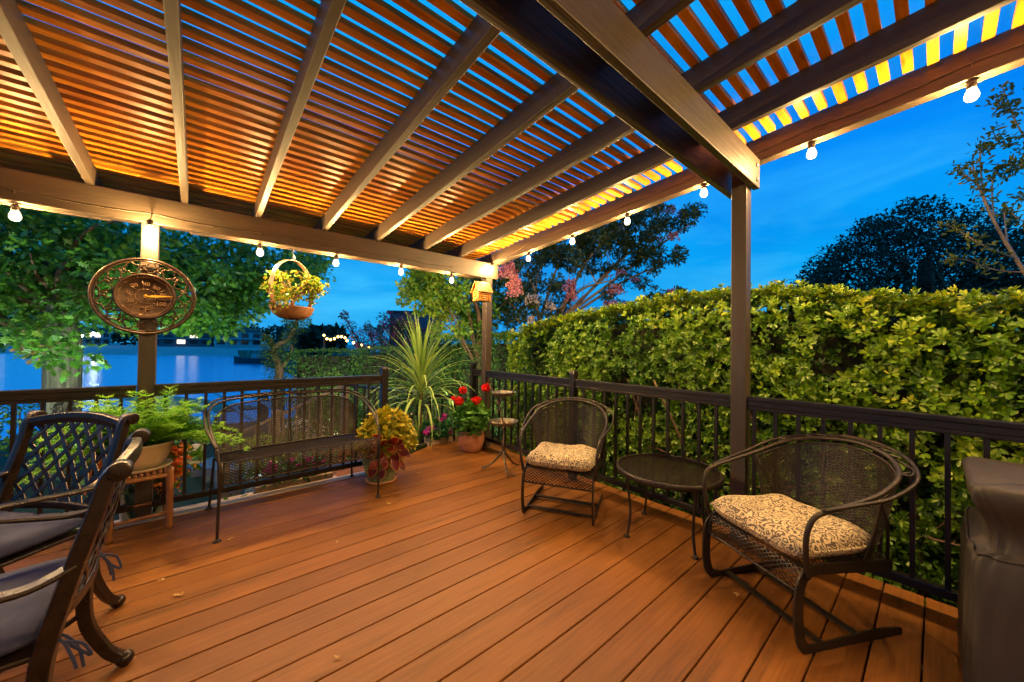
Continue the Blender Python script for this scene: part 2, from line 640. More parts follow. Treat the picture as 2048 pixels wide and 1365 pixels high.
M['pine'] = mat_wood('varnished_pine', (0.27, 0.115, 0.018), (0.40, 0.19, 0.036), axis=0, rough=0.4, grain=45, bump=0.2, knots=False)
M['pale_wood'] = mat_wood('weathered_tub_wood', (0.30, 0.19, 0.11), (0.52, 0.38, 0.25), axis=2, rough=0.7, grain=40, bump=0.4, knots=False)
M['soil'] = mat_basic('soil', (0.03, 0.02, 0.013), 0.95, 0, 0.5, 60, bump=0.8)
M['stone'] = mat_basic('pale_stone', (0.26, 0.28, 0.23), 0.85, 0, 0.3, 20, bump=0.5)
M['cloth'] = mat_basic('slate_cushion', (0.034, 0.046, 0.120), 0.85, 0, 0.12, 200, bump=0.25, bscale=700)
M['cover'] = mat_basic('grill_cover', (0.030, 0.024, 0.019), 0.55, 0, 0.22, 6, bump=0.25, bscale=420)
M['bark'] = mat_basic('grey_bark', (0.030, 0.030, 0.020), 0.9, 0, 0.5, 15, stretch=(1, 1, 0.13), bump=1.0, bscale=34, col2=(0.17, 0.165, 0.11))
M['bark_brown'] = mat_basic('brown_bark', (0.12, 0.075, 0.042), 0.85, 0, 0.4, 18, stretch=(1, 1, 0.3), bump=0.5)
M['bark_pale'] = mat_basic('pale_smooth_bark', (0.26, 0.19, 0.12), 0.7, 0, 0.35, 10, stretch=(1, 1, 0.4), bump=0.3)
M['verdigris'] = mat_basic('aged_metal', (0.075, 0.070, 0.052), 0.4, 0.3, 0.4, 30, bump=0.3, col2=(0.16, 0.15, 0.115))
M['twig'] = mat_basic('twig_metal', (0.075, 0.052, 0.034), 0.45, 0.4, 0.4, 40, bump=0.4, col2=(0.15, 0.11, 0.075))
M['cord_tan'] = mat_basic('string_cord', (0.10, 0.075, 0.05), 0.5, 0, 0.2, 30)
M['cord'] = mat_basic('black_cord', (0.030, 0.023, 0.018), 0.45, 0, 0.2, 30)
M['socket'] = mat_basic('black_socket', (0.03, 0.022, 0.016), 0.4, 0, 0.2, 30)
M['glow'] = mat_emit('bulb_glow', (1.0, 0.80, 0.46), 14.0, 0.30)
M['glow_far'] = mat_emit('far_bulb_glow', (1.0, 0.52, 0.12), 10.0)
M['lit_window'] = mat_emit('lit_window', (1.0, 0.80, 0.55), 2.2)
M['steel'] = mat_basic('galvanised', (0.4, 0.4, 0.4), 0.3, 0.9, 0.2, 20)
# ================================================================== setting: ground, water
SLOPE = 0.0793


def ground_h(x, y):
    # lawn beside the deck, falling to the shore on the left and behind
    s = -y - 0.25 * x                      # metres towards the water
    land = -1.1
    t = np.clip((s - 11.0) / 4.0, 0, 1)
    keep = np.clip((-x - 3.0) / 4.0, 0, 1)  # the bank carries on behind the far hedges
    return land - 2.6 * t * (1 - keep) - 0.25 * np.clip(s / 11, 0, 1)


gx = np.concatenate([[-900, -300, -120, -60], np.linspace(-36, 36, 73), [60, 120, 300, 900]])
gy = np.concatenate([[-900, -300, -120, -60], np.linspace(-36, 20, 57), [60, 300, 900]])
mb = MB()
GV = [(x, y, float(ground_h(x, y))) for y in gy for x in gx]
nx = len(gx)
GF = [(j * nx + i, j * nx + i + 1, (j + 1) * nx + i + 1, (j + 1) * nx + i) for j in range(len(gy) - 1) for i in range(nx - 1)]
mb.add(GV, GF, True)
M['lawn'] = mat_basic('lawn_soil', (0.025, 0.035, 0.014), 0.95, 0, 0.6, 9, bump=0.6, col2=(0.05, 0.085, 0.022))
tag(mb.build('ground', M['lawn']), kind='structure')

m, t, p = newmat('bay_water')
p.inputs['Base Color'].default_value = (0.000, 0.50, 1.0, 1)
p.inputs['Roughness'].default_value = 0.15
p.inputs['IOR'].default_value = 1.33
p.inputs['Metallic'].default_value = 0.5
tcn = t.nodes.new('ShaderNodeTexCoord')
mpn = t.nodes.new('ShaderNodeMapping')
mpn.inputs['Scale'].default_value = (0.8, 1.7, 1.0)
mpn.inputs['Rotation'].default_value = (0, 0, 0.35)
t.links.new(tcn.outputs['Object'], mpn.inputs[0])
wz = t.nodes.new('ShaderNodeTexNoise')
wz.inputs['Scale'].default_value = 2.2
wz.inputs['Detail'].default_value = 5
t.links.new(mpn.outputs[0], wz.inputs['Vector'])
bmp = t.nodes.new('ShaderNodeBump')
bmp.inputs['Strength'].default_value = 0.45
bmp.inputs['Distance'].default_value = 0.12
t.links.new(wz.outputs['Fac'], bmp.inputs['Height'])
t.links.new(bmp.outputs[0], p.inputs['Normal'])
M['water'] = m
mb = MB()
mb.add([(-420, -420, -2.4), (420, -420, -2.4), (420, -9, -2.4), (-420, -9, -2.4)], [(0, 1, 2, 3)])
tag(mb.build('water', M['water']), kind='structure')

# ================================================================== deck
PITCHB, B0 = 0.1435, 3.0941


def deck_span(y):
    """left and right end of the boards at a given y"""
    x0 = -0.055
    x1 = 6.4
    if y < 0.0:
        f = -y
        x1 = 1.44 - 1.72 * f - 0.25 * f * f
        x0 = -0.04 + 0.36 * max(0.0, f - 0.08) ** 1.2
    return x0, x1


mb = MB()
k = math.floor((-0.55 - B0) / PITCHB)
while B0 + k * PITCHB < 5.25:
    ya, yb = B0 + k * PITCHB + 0.003, B0 + (k + 1) * PITCHB - 0.003
    k += 1
    if ya < -0.50:
        ya = -0.50
    if yb <= ya + 0.01:
        continue
    parts = [(ya, yb)]
    if ya < 0 < yb:
        parts = [(ya, 0.0), (0.0, yb)]
    for a, b in parts:
        xa0, xa1 = deck_span(a + 1e-6)
        xb0, xb1 = deck_span(b - 1e-6)
        if a >= 0 and xa1 > 3 and b > 0.0 and a < 0.08:
            pass
        dz = rng.uniform(-0.0012, 0.0012)
        mb.hexa([(xa0, a, -0.026), (xa1, a, -0.026), (xb1, b, -0.026), (xb0, b, -0.026), (xa0, a, dz), (xa1, a, dz), (xb1, b, dz), (xb0, b, dz)])
deck = tag(mb.build('deck', M['deck'], bevel=0.0035, segs=2), kind='structure')

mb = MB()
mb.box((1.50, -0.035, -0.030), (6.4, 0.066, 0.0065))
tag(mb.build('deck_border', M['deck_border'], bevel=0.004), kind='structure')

mb = MB()   # joists and skirt under the boards
for x in np.arange(0.1, 6.4, 0.4):
    mb.box((x, 0.05, -0.24), (x + 0.04, 5.2, -0.031))
mb.box((-0.03, 0.0, -0.30), (0.008, 5.25, -0.032))
mb.box((1.5, -0.03, -0.30), (6.4, 0.008, -0.034))
mb.hexa([(0.12, -0.46, -0.3), (0.60, -0.46, -0.3), (0.60, -0.42, -0.3), (0.12, -0.42, -0.3),
         (0.12, -0.46, -0.032), (0.60, -0.46, -0.032), (0.60, -0.42, -0.032), (0.12, -0.42, -0.032)])
mb.hexa([(0.62, -0.44, -0.3), (1.42, 0.0, -0.3), (1.40, 0.03, -0.3), (0.60, -0.41, -0.3),
         (0.62, -0.44, -0.032), (1.42, 0.0, -0.032), (1.40, 0.03, -0.032), (0.60, -0.41, -0.032)])
tag(mb.build('deck_frame', M['paint']), kind='structure')

# lower landing and the timber ledge behind the railing
mb = MB()
for i in range(12):
    y = -0.52 - 0.145 * i
    mb.box((-1.1, y - 0.14, -0.36), (1.5, y, -0.33))
tag(mb.build('lower_landing', M['deck'], bevel=0.003), kind='structure')
mb = MB()
mb.box((1.62, -0.52, -0.17), (6.4, -0.14, -0.14))
for x in np.arange(1.7, 6.3, 0.18):
    mb.box((x, -0.535, -0.30), (x + 0.17, -0.50, -0.172))
tag(mb.build('garden_ledge', M['deck_border'], bevel=0.003), kind='structure')

# ================================================================== pergola
FB, FT = 2.0486, 2.2404
perg = thing('pergola', 'brown timber pergola with stained slat roof covering the deck', 'pergola')


def zraf(y):
    return 2.2352 + SLOPE * y


def upright(x0, y0, z1, x1=None, y1=None):
    b = MB()
    b.box((x0, y0, 0.0), ((x1 or x0 + 0.089), (y1 or y0 + 0.089), z1))
    b.build('post', M['paint_z'], perg, bevel=0.005)


upright(0.0, -0.089, FB)
upright(2.957, -0.089, FB)
upright(0.020, 2.690, 2.45)
upright(6.2, -0.089, FB)

b = MB()   # far beam along the water side
b.box((-0.086, -0.0885, FB), (6.6, 0.0026, FT))
b.build('far_beam', M['paint_x'], perg, bevel=0.006)
b = MB()
xs = [-0.086, 0.17, 2.78, 3.17, 6.6]
b.box((0.20, -0.124, FB - 0.004), (2.80, -0.0905, FT - 0.002))
b.box((3.20, -0.124, FB - 0.004), (6.6, -0.0905, FT - 0.002))
b.build('backing_board', M['paint_x'], perg, bevel=0.004)

b = MB()   # cross beam: two boards either side of the post
b.box((-0.05, 2.6265, 2.2684), (6.4, 2.6645, 2.455))
b.build('cross_beam', M['paint_x'], perg, bevel=0.005)
b = MB()
b.box((-0.01, 2.7805, 2.2684), (6.4, 2.8185, 2.459))
cb = b.build('cross_beam', M['paint_x'], perg, bevel=0.005)
for z in (2.31, 2.405):
    b = MB()
    b.lathe([(0.001, 0.0), (0.012, 0.001), (0.013, 0.004), (0.009, 0.008), (0.001, 0.009)], 12)
    b.v = [(0.055 + x, 2.8185 + zz, z + y) for x, y, zz in b.v]
    b.build('bolt', M['steel'], cb)

for i, x in enumerate([0.4943, 0.9502, 1.4446, 1.9138, 2.4055, 2.8466, 3.3041, 3.78, 4.25, 4.72, 5.2, 5.7]):
    b = MB()
    ya, yb = -0.52, 5.15
    for (a, c) in ((ya, yb),):
        b.hexa([(x - 0.040, a, zraf(a) + 0.002), (x, a, zraf(a) + 0.002), (x, c, zraf(c)), (x - 0.040, c, zraf(c)),
                (x - 0.040, a, zraf(a) + 0.131), (x, a, zraf(a) + 0.131), (x, c, zraf(c) + 0.131), (x - 0.040, c, zraf(c) + 0.131)])
    b.build('rafter', M['paint'], perg, bevel=0.004)

b = MB()   # end rafter over the railing
for dx0, dx1, o in ((-0.062, -0.0225, 0.0), (-0.105, -0.064, 0.003)):
    a, c = -0.55, 5.15
    b.hexa([(dx0, a, zraf(a) + o), (dx1, a, zraf(a) + o), (dx1, c, zraf(c) + o), (dx0, c, zraf(c) + o),
            (dx0, a, zraf(a) + 0.157 - o), (dx1, a, zraf(a) + 0.157 - o), (dx1, c, zraf(c) + 0.157 - o), (dx0, c, zraf(c) + 0.157 - o)])
b.build('end_rafter', M['paint'], perg, bevel=0.005)

b = MB()
y = -0.20 - 4 * 0.083
kk = 0
while y < 5.1:
    z0 = zraf(y) + 0.1325 + rng.uniform(0, 0.0012)
    xa = 0.012 + rng.uniform(-0.012, 0.016)
    tl = 0.002 * rng.uniform(-1, 1)
    w = 0.0395
    b.hexa([(xa, y, z0), (6.5, y + tl, z0), (6.5, y + w + tl, z0 + SLOPE * w), (xa, y + w, z0 + SLOPE * w),
            (xa, y, z0 + 0.028), (6.5, y + tl, z0 + 0.028), (6.5, y + w + tl, z0 + 0.028 + SLOPE * w), (xa, y + w, z0 + 0.028 + SLOPE * w)])
    y += 0.083
b.build('slat_roof', M['slat'], perg, bevel=0.0010, segs=1)

# clear sheet lying on the slats
m, t, p = newmat('clear_sheet')
t.nodes.remove(p)
tr = t.nodes.new('ShaderNodeBsdfTransparent')
tr.inputs['Color'].default_value = (0.93, 0.97, 0.98, 1)
gl = t.nodes.new('ShaderNodeBsdfGlossy')
gl.inputs['Roughness'].default_value = 0.06
mx = t.nodes.new('ShaderNodeMixShader')
mx.inputs[0].default_value = 0.07
t.links.new(tr.outputs[0], mx.inputs[1])
t.links.new(gl.outputs[0], mx.inputs[2])
t.links.new(mx.outputs[0], t.nodes['Material Output'].inputs['Surface'])
M['sheet'] = m
b = MB()
xs = np.arange(-0.10, 6.5, 0.035)
V, F = [], []
for y in (2.45, 5.18):
    for x in xs:
        V.append((x, y, zraf(y) + 0.172 + 0.0012 * math.sin(x / 0.21 * 2 * math.pi)))
n = len(xs)
F = [(i, i + 1, n + i + 1, n + i) for i in range(n - 1)]
b.add(V, F, True)
b.build('roof_sheet', M['sheet'], perg)

# ================================================================== house wall behind the viewer
M['siding'] = mat_basic('beige_siding', (0.42, 0.36, 0.27), 0.6, 0, 0.08, 5)
M['trim'] = mat_basic('white_trim', (0.7, 0.68, 0.62), 0.5, 0, 0.05, 5)
hw = thing('house', 'beige clapboard house wall at the back of the deck', 'house', (3, 5.25, 0))
b = MB()
for i in range(36):
    z = -1.3 + i * 0.13
    b.hexa([(-5, 0.012, z), (7, 0.012, z), (7, 0.3, z), (-5, 0.3, z), (-5, 0.0, z + 0.128), (7, 0.0, z + 0.128), (7, 0.3, z + 0.128), (-5, 0.3, z + 0.128)])
b.build('wall', M['siding'], hw)
b = MB()
b.box((-0.95, -0.04, 0.02), (0.95, -0.003, 2.12))
dr = b.build('door', M['trim'], hw)

# ================================================================== railings
def cap(b, x, y, z, s=0.034):
    b.hexa([(x - s, y - s, z), (x + s, y - s, z), (x + s, y + s, z), (x - s, y + s, z),
            (x - s * .8, y - s * .8, z + 0.022), (x + s * .8, y - s * .8, z + 0.022), (x + s * .8, y + s * .8, z + 0.022), (x - s * .8, y + s * .8, z + 0.022)])


def railing(root, p0, p1, stops, posts, pitch, off, axis, fixed, mat):
    """straight run along an axis between p0 and p1, broken at the stops"""
    def bx(b, a0, a1, w, z0, z1):
        if axis == 0:
            b.box((a0, fixed - w, z0), (a1, fixed + w, z1))
        else:
            b.box((fixed - w, a0, z0), (fixed + w, a1, z1))
    segs = []
    cur = p0
    for s0, s1 in stops:
        segs.append((cur, s0))
        cur = s1
    segs.append((cur, p1))
    for a0, a1 in segs:
        if a1 - a0 < 0.03:
            continue
        b = MB()
        bx(b, a0, a1, 0.026, 0.905, 0.930)
        bx(b, a0 + .0005, a1 - .0005, 0.017, 0.868, 0.9055)
        bx(b, a0, a1, 0.021, 0.848, 0.8685)
        b.build('top_rail', mat, root, bevel=0.004)
        b = MB()
        bx(b, a0, a1, 0.020, 0.085, 0.128)
        b.build('bottom_rail', mat, root, bevel=0.004)
        k = math.ceil((a0 + 0.03 - off) / pitch)
        while off + k * pitch < a1 - 0.03:
            a = off + k * pitch
            b = MB()
            bx(b, a - 0.0095, a + 0.0095, 0.0095, 0.1275, 0.8485)
            b.build('baluster', mat, root)
            k += 1
    for a in posts:
        b = MB()
        x, y = (a, fixed) if axis == 0 else (fixed, a)
        b.box((x - 0.031, y - 0.031, 0.0), (x + 0.031, y + 0.031, 0.985))
        cap(b, x, y, 0.9855)
        b.build('post', mat, root, bevel=0.003)


rl = thing('deck_railing', 'dark railing on the water side, behind the mesh bench', 'railing', (0, 0, 0), group=None)
railing(rl, 1.34, 5.6, [(1.34, 1.372), (2.956, 3.047)], [1.340], 0.1085, 1.489, 0, 0.0185, M['rail'])
rr = thing('deck_railing', 'long dark railing in front of the tall leafy hedge', 'railing', (0, 0, 0), group=None)
railing(rr, -0.285, 4.75, [(-0.285, -0.252), (-0.09, 0.001), (1.325, 1.388), (2.689, 2.780)], [-0.285, 1.356], 0.1115, 1.478, 1, 0.072, M['rail'])

# ================================================================== string lights
BZ = 0.058
bulbs = [(3.577 + .61, .012, 1.975), (3.577 + 1.22, .012, 1.975)]
fx = [5.4, 4.80, 4.19, 3.577, 2.994, 2.366, 1.790, 1.168, 0.567]
pts_F = [(x, 0.13 if x == 2.994 else -0.022, 1.972 + 0.006 * math.sin(7 * x)) for x in fx]
pts_R = [(0.052, 0.050, 2.165)] + [(-0.046, y, z) for y, z in ((0.592, 2.211), (1.224, 2.271), (1.831, 2.318), (2.458, 2.367), (3.075, 2.414), (3.675, 2.460), (4.30, 2.51), (4.92, 2.56))]
# the string carries on along the house eave behind the viewer
pts_H = [(x, 5.02, 2.50) for x in (0.6, 1.3, 2.0, 2.7, 3.4, 4.1, 4.8)]


def string(name, label, P, face, cordoff, power, gname):
    """P bulb centres; face: function giving where the cord is stapled above each bulb"""
    root = thing(name, label, 'string lights', (0, 0, 0), group=gname)
    cp = []
    for i, q in enumerate(P):
        c = np.array(face(q))
        if i:
            prev = cp[-1]
            mid = (prev + c) / 2 - np.array([0, 0, 0.014])
            cp.append(prev * 0.75 + c * 0.25 - np.array([0, 0, 0.010]))
            cp.append(mid)
            cp.append(prev * 0.25 + c * 0.75 - np.array([0, 0, 0.010]))
        cp.append(c)
    b = MB()
    b.tube(curve(cp, 4), 0.0024, 6)
    for q in P:
        c = np.array(face(q))
        b.tube([c, (c * .4 + np.array(q) * .6) + np.array([0, 0, .03]), np.array(q) + np.array([0, 0, 0.062])], 0.0028, 6)
    b.build('cord', M['cord_tan'], root)
    for q in P:
        q = np.array(q)
        b = MB()
        b.lathe([(0.0135, 0.026), (0.020, 0.012), (0.0245, -0.004), (0.0235, -0.018), (0.016, -0.030), (0.004, -0.0345)], 16, q, cap=False)
        g = b.build('bulb', M['glow'], root)
        b = MB()
        b.lathe([(0.0155, 0.024), (0.0175, 0.028), (0.0175, 0.058), (0.013, 0.066), (0.004, 0.070)], 14, q)
        b.build('socket', M['socket'], g)
        ld = bpy.data.lights.new('bulb_light', 'POINT')
        ld.energy = power
        ld.color = BULB_COL
        ld.shadow_soft_size = 0.016
        lo = bpy.data.objects.new('bulb_light', ld)
        C.objects.link(lo)
        lo.location = tuple(q + np.array([0, 0, -0.006]))
        lo.parent = g
    return root


string('string_lights', 'warm bulbs hanging along the beam on the water side', pts_F, lambda q: (q[0], 0.0075, 2.115), 0, BULB_W, 'patio string lights')
string('string_lights', 'warm bulbs hanging under the end rafter, above the long railing', pts_R,
       lambda q: ((q[0], 0.0085, 2.235) if q[1] < 0.1 else (-0.0175, q[1], zraf(q[1]) + 0.07)), 0, RAFT_W, 'patio string lights')
string('string_lights', 'warm bulbs strung along the house eave', pts_H, lambda q: (q[0], 5.10, 2.60), 0, EAVE_W, 'patio string lights')
# ================================================================== expanded-metal sheets
def mesh_sheet(b, Sf, ulen, vlen, pu, pv, w=0.0026, inside=None, hang=0.0):
    """diamond mesh over a surface Sf(u,v), u,v in metres"""
    nu, nv = int(round(ulen / (pu / 2))), int(round(vlen / (pv / 2)))
    us, vs = np.linspace(0, ulen, nu + 1), np.linspace(0, vlen, nv + 1)
    P = [[np.array(Sf(u, v), float) for v in vs] for u in us]
    for i in range(nu):
        for j in range(nv + 1):
            if (i + j) % 2:
                continue
            for dj in (-1, 1):
                j2 = j + dj
                if j2 < 0 or j2 > nv:
                    continue
                if inside and not (inside(us[i], vs[j]) and inside(us[i + 1], vs[j2])):
                    continue
                a, c = P[i][j], P[i + 1][j2]
                t = c - a
                L = np.linalg.norm(t)
                if L < 1e-6:
                    continue
                t /= L
                e1 = P[min(i + 1, nu)][j] - P[max(i - 1, 0)][j]
                e2 = P[i][min(j + 1, nv)] - P[i][max(j - 1, 0)]
                n = np.cross(e1, e2)
                ln = np.linalg.norm(n)
                n = n / ln if ln > 1e-9 else np.array([0, 0, 1.0])
                s = np.cross(t, n)
                s /= np.linalg.norm(s) + 1e-9
                h = w / 2
                q = [a + s * h, a - s * h, c - s * h, c + s * h]
                V = [x - n * h * 0.6 for x in q] + [x + n * h * 0.6 for x in q]
                b.hexa(V)
    return b


def vine_leaf(b, c, ax, ay, n, r):
    """small flat grape leaf cast in iron"""
    pts = []
    for k in range(20):
        g = 2 * math.pi * k / 20
        rr = r * (0.72 + 0.28 * abs(math.cos(2.5 * g)))
        pts.append(c + ax * math.cos(g) * rr + ay * math.sin(g) * rr)
    top = [q + n * 0.002 for q in pts]
    m = len(b.v)
    b.v.extend([tuple(map(float, q)) for q in pts + top])
    b.f.append(tuple(m + i for i in range(20))[::-1])
    b.f.append(tuple(m + 20 + i for i in range(20)))
    b.s += [False, False]
    for i in range(20):
        j = (i + 1) % 20
        b.f.append((m + i, m + j, m + 20 + j, m + 20 + i))
        b.s.append(False)


# ================================================================== mesh bench
bench = thing('garden_bench', 'long wrought iron mesh bench with curved arms in front of the water side railing', 'bench', (2.13, 0.37, 0), math.radians(2.2))
BW = 0.50
for sx in (-1, 1):
    b = MB()   # front leg
    b.tube(curve([(sx * .505, .285, .0), (sx * .503, .290, .16), (sx * .50, .30, .32), (sx * .505, .29, .47), (sx * .512, .25, .56)], 6), 0.0085, 8)
    b.lathe([(.022, 0), (.024, .004), (.016, .012), (.008, .022)], 12, (sx * .505, .285, 0))
    b.build('leg', M['iron'], bench)
    b = MB()   # rear leg
    b.tube(curve([(sx * .51, -.315, 0), (sx * .50, -.30, .15), (sx * .49, -.27, .38)], 6), 0.0085, 8)
    b.lathe([(.022, 0), (.024, .004), (.016, .012), (.008, .022)], 12, (sx * .51, -.315, 0))
    b.build('leg', M['iron'], bench)


def bench_top(t, off=0.0, dz=0.0):
    """double hoop: t from -1 (left front) over the back to 1"""
    P = [(-.512, .25, .56), (-.532, .10, .640), (-.537, -.08, .705), (-.520, -.22, .752), (-.445, -.302, .788), (-.30, -.322, .802), (-.15, -.327, .807), (0, -.328, .808)]
    P = P + [(-x, y, z) for x, y, z in P[-2::-1]]
    return [(x * (1 + off * .7), y - off * (0.5 if abs(x) < .5 else .1), z + dz) for x, y, z in P]


b = MB()
b.tube(curve(bench_top(0), 6), 0.0085, 8)
b.build('arm_hoop', M['iron'], bench)
b = MB()
Q = bench_top(0, 0.06, 0.014)
Q[0] = (-.512, .25, .555)
Q[-1] = (.512, .25, .555)
b.tube(curve(Q, 6), 0.0075, 8)
b.build('arm_hoop', M['iron'], bench)
b = MB()
for k in range(15):
    x = -.30 + k * .60 / 14
    z = 0.812 - 0.10 * x * x
    vine_leaf(b, np.array([x, -.345 + .004 * (k % 3), z]), np.array([1, 0, 0.0]), np.array([0, .75, .66]), np.array([0, -.66, .75]), 0.021 + 0.006 * (k % 2))
b.build('leaf_ornament', M['iron_light'], bench)


def bench_back(u, v):
    x = u - 0.49
    f = abs(x) / 0.49
    zt = 0.778 - 0.075 * f ** 9 - 0.022 * f ** 2
    zb = 0.425
    z = zb + (zt - zb) * v
    y = -.235 - .075 * v - .02 * math.sin(math.pi * v) + 0.05 * f ** 3
    return (x, y, z)


b = MB()
mesh_sheet(b, lambda u, v: bench_back(u, v / 0.36), 0.98, 0.36, 0.030, 0.0145, 0.0046)
b.build('back_mesh', M['iron'], bench)
b = MB()
fr = [bench_back(u, 1) for u in np.linspace(0, .98, 25)] + [bench_back(.98, v) for v in np.linspace(.8, .1, 6)] + [bench_back(u, 0) for u in np.linspace(.98, 0, 20)] + [bench_back(0, v) for v in np.linspace(.1, .8, 6)]
b.tube(fr, 0.0065, 8, closed=True)
b.tube([bench_back(.49, v) for v in np.linspace(0, 1.08, 8)], 0.005, 6)
b.build('back_frame', M['iron'], bench)


def bench_seat(u, v):
    x = u - .49
    if v < .50:
        y = -.245 + v * 1.02
        z = .412 + .062 * (v / .5) ** 1.6 - .012 * math.sin(math.pi * v / .5)
    else:
        w = (v - .5) / .16
        y = .265 + .030 * math.sin(min(1, w * 1.6) * math.pi / 2)
        z = .474 - .004 * w - .125 * max(0, w) ** 1.25
    return (x, y, z)


b = MB()
mesh_sheet(b, bench_seat, .98, .66, .030, .021, .0046)
b.build('seat_mesh', M['iron'], bench)
b = MB()
fr = [bench_seat(0, v) for v in np.linspace(0, .66, 18)] + [bench_seat(u, .66) for u in np.linspace(.05, .93, 12)] + [bench_seat(.98, v) for v in np.linspace(.66, 0, 18)] + [bench_seat(u, 0) for u in np.linspace(.93, .05, 12)]
b.tube(fr, .0065, 8, closed=True)
b.tube([bench_seat(u, .66 * .0 + .30) + np.array([0, 0, -.012]) for u in np.linspace(0, .98, 6)], .005, 6)
b.build('seat_frame', M['iron'], bench)

# ================================================================== patterned cushion fabric
m, t, p = newmat('damask')
tcn = t.nodes.new('ShaderNodeTexCoord')
dn = t.nodes.new('ShaderNodeTexNoise')
dn.inputs['Scale'].default_value = 22
dn.inputs['Detail'].default_value = 2
t.links.new(tcn.outputs['Object'], dn.inputs['Vector'])
mxv = t.nodes.new('ShaderNodeMix')
mxv.data_type = 'VECTOR'
mxv.inputs['Factor'].default_value = 0.055
t.links.new(tcn.outputs['Object'], mxv.inputs['A'])
t.links.new(dn.outputs['Color'], mxv.inputs['B'])
vo = t.nodes.new('ShaderNodeTexVoronoi')
vo.inputs['Scale'].default_value = 34
t.links.new(mxv.outputs['Result'], vo.inputs['Vector'])
ml = t.nodes.new('ShaderNodeMath')
ml.operation = 'MULTIPLY'
ml.inputs[1].default_value = 17.0
t.links.new(vo.outputs['Distance'], ml.inputs[0])
sn = t.nodes.new('ShaderNodeMath')
sn.operation = 'SINE'
t.links.new(ml.outputs[0], sn.inputs[0])
cr_ = t.nodes.new('ShaderNodeValToRGB')
ramp_set(cr_, [(0.36, (0.11, 0.085, 0.065)), (0.50, (0.60, 0.49, 0.29))])
ma = t.nodes.new('ShaderNodeMath')
ma.operation = 'MULTIPLY_ADD'
ma.inputs[1].default_value = 0.5
ma.inputs[2].default_value = 0.5
t.links.new(sn.outputs[0], ma.inputs[0])
t.links.new(ma.outputs[0], cr_.inputs[0])
t.links.new(cr_.outputs[0], p.inputs['Base Color'])
p.inputs['Roughness'].default_value = 0.9
wv = t.nodes.new('ShaderNodeTexNoise')
wv.inputs['Scale'].default_value = 900
t.links.new(tcn.outputs['Object'], wv.inputs['Vector'])
bp = t.nodes.new('ShaderNodeBump')
bp.inputs['Strength'].default_value = 0.25
bp.inputs['Distance'].default_value = 0.003
t.links.new(wv.outputs['Fac'], bp.inputs['Height'])
t.links.new(bp.outputs[0], p.inputs['Normal'])
M['damask'] = m


def pillow(b, wx, wy, h, z0=0.0, nx=18, ny=18, seed=0, puff=1.0, front_round=0.0):
    """stuffed seat pad: rounded plan, swollen top, seam round the middle"""
    r = np.random.RandomState(seed)
    ph = r.rand(6) * 6.28
    V = []
    grid = {}

    def pt(i, j, top):
        u, v = -1 + 2 * i / nx, -1 + 2 * j / ny
        # superellipse plan
        x, y = u * wx / 2, v * wy / 2
        k = 0.055
        x *= 1 - k * v ** 4
        y *= 1 - k * u ** 4
        e = (1 - u ** 6) * (1 - v ** 6)
        e = max(0.0, e) ** 0.42
        wob = 0.007 * (math.sin(5 * u + ph[0]) * math.sin(4 * v + ph[1]) + 0.6 * math.sin(9 * u + ph[2] + 3 * v)) * e
        z = h * 0.5 + (h * 0.5 * e * puff + wob if top else -h * 0.5 * e)
        dip = 0.012 * math.exp(-((u * 1.6) ** 2 + ((v + .1) * 1.6) ** 2)) if top else 0
        return (x, y, z0 + z - dip)
    for top in (True, False):
        for i in range(nx + 1):
            for j in range(ny + 1):
                edge = i in (0, nx) or j in (0, ny)
                key = (i, j, True if edge else top)
                if key not in grid:
                    grid[key] = len(V)
                    V.append(pt(i, j, top))
    F = []
    for top in (True, False):
        for i in range(nx):
            for j in range(ny):
                q = []
                for a, c in ((i, j), (i + 1, j), (i + 1, j + 1), (i, j + 1)):
                    edge = a in (0, nx) or c in (0, ny)
                    q.append(grid[(a, c, True if edge else top)])
                F.append(tuple(q) if top else tuple(q[::-1]))
    b.add(V, F, True)


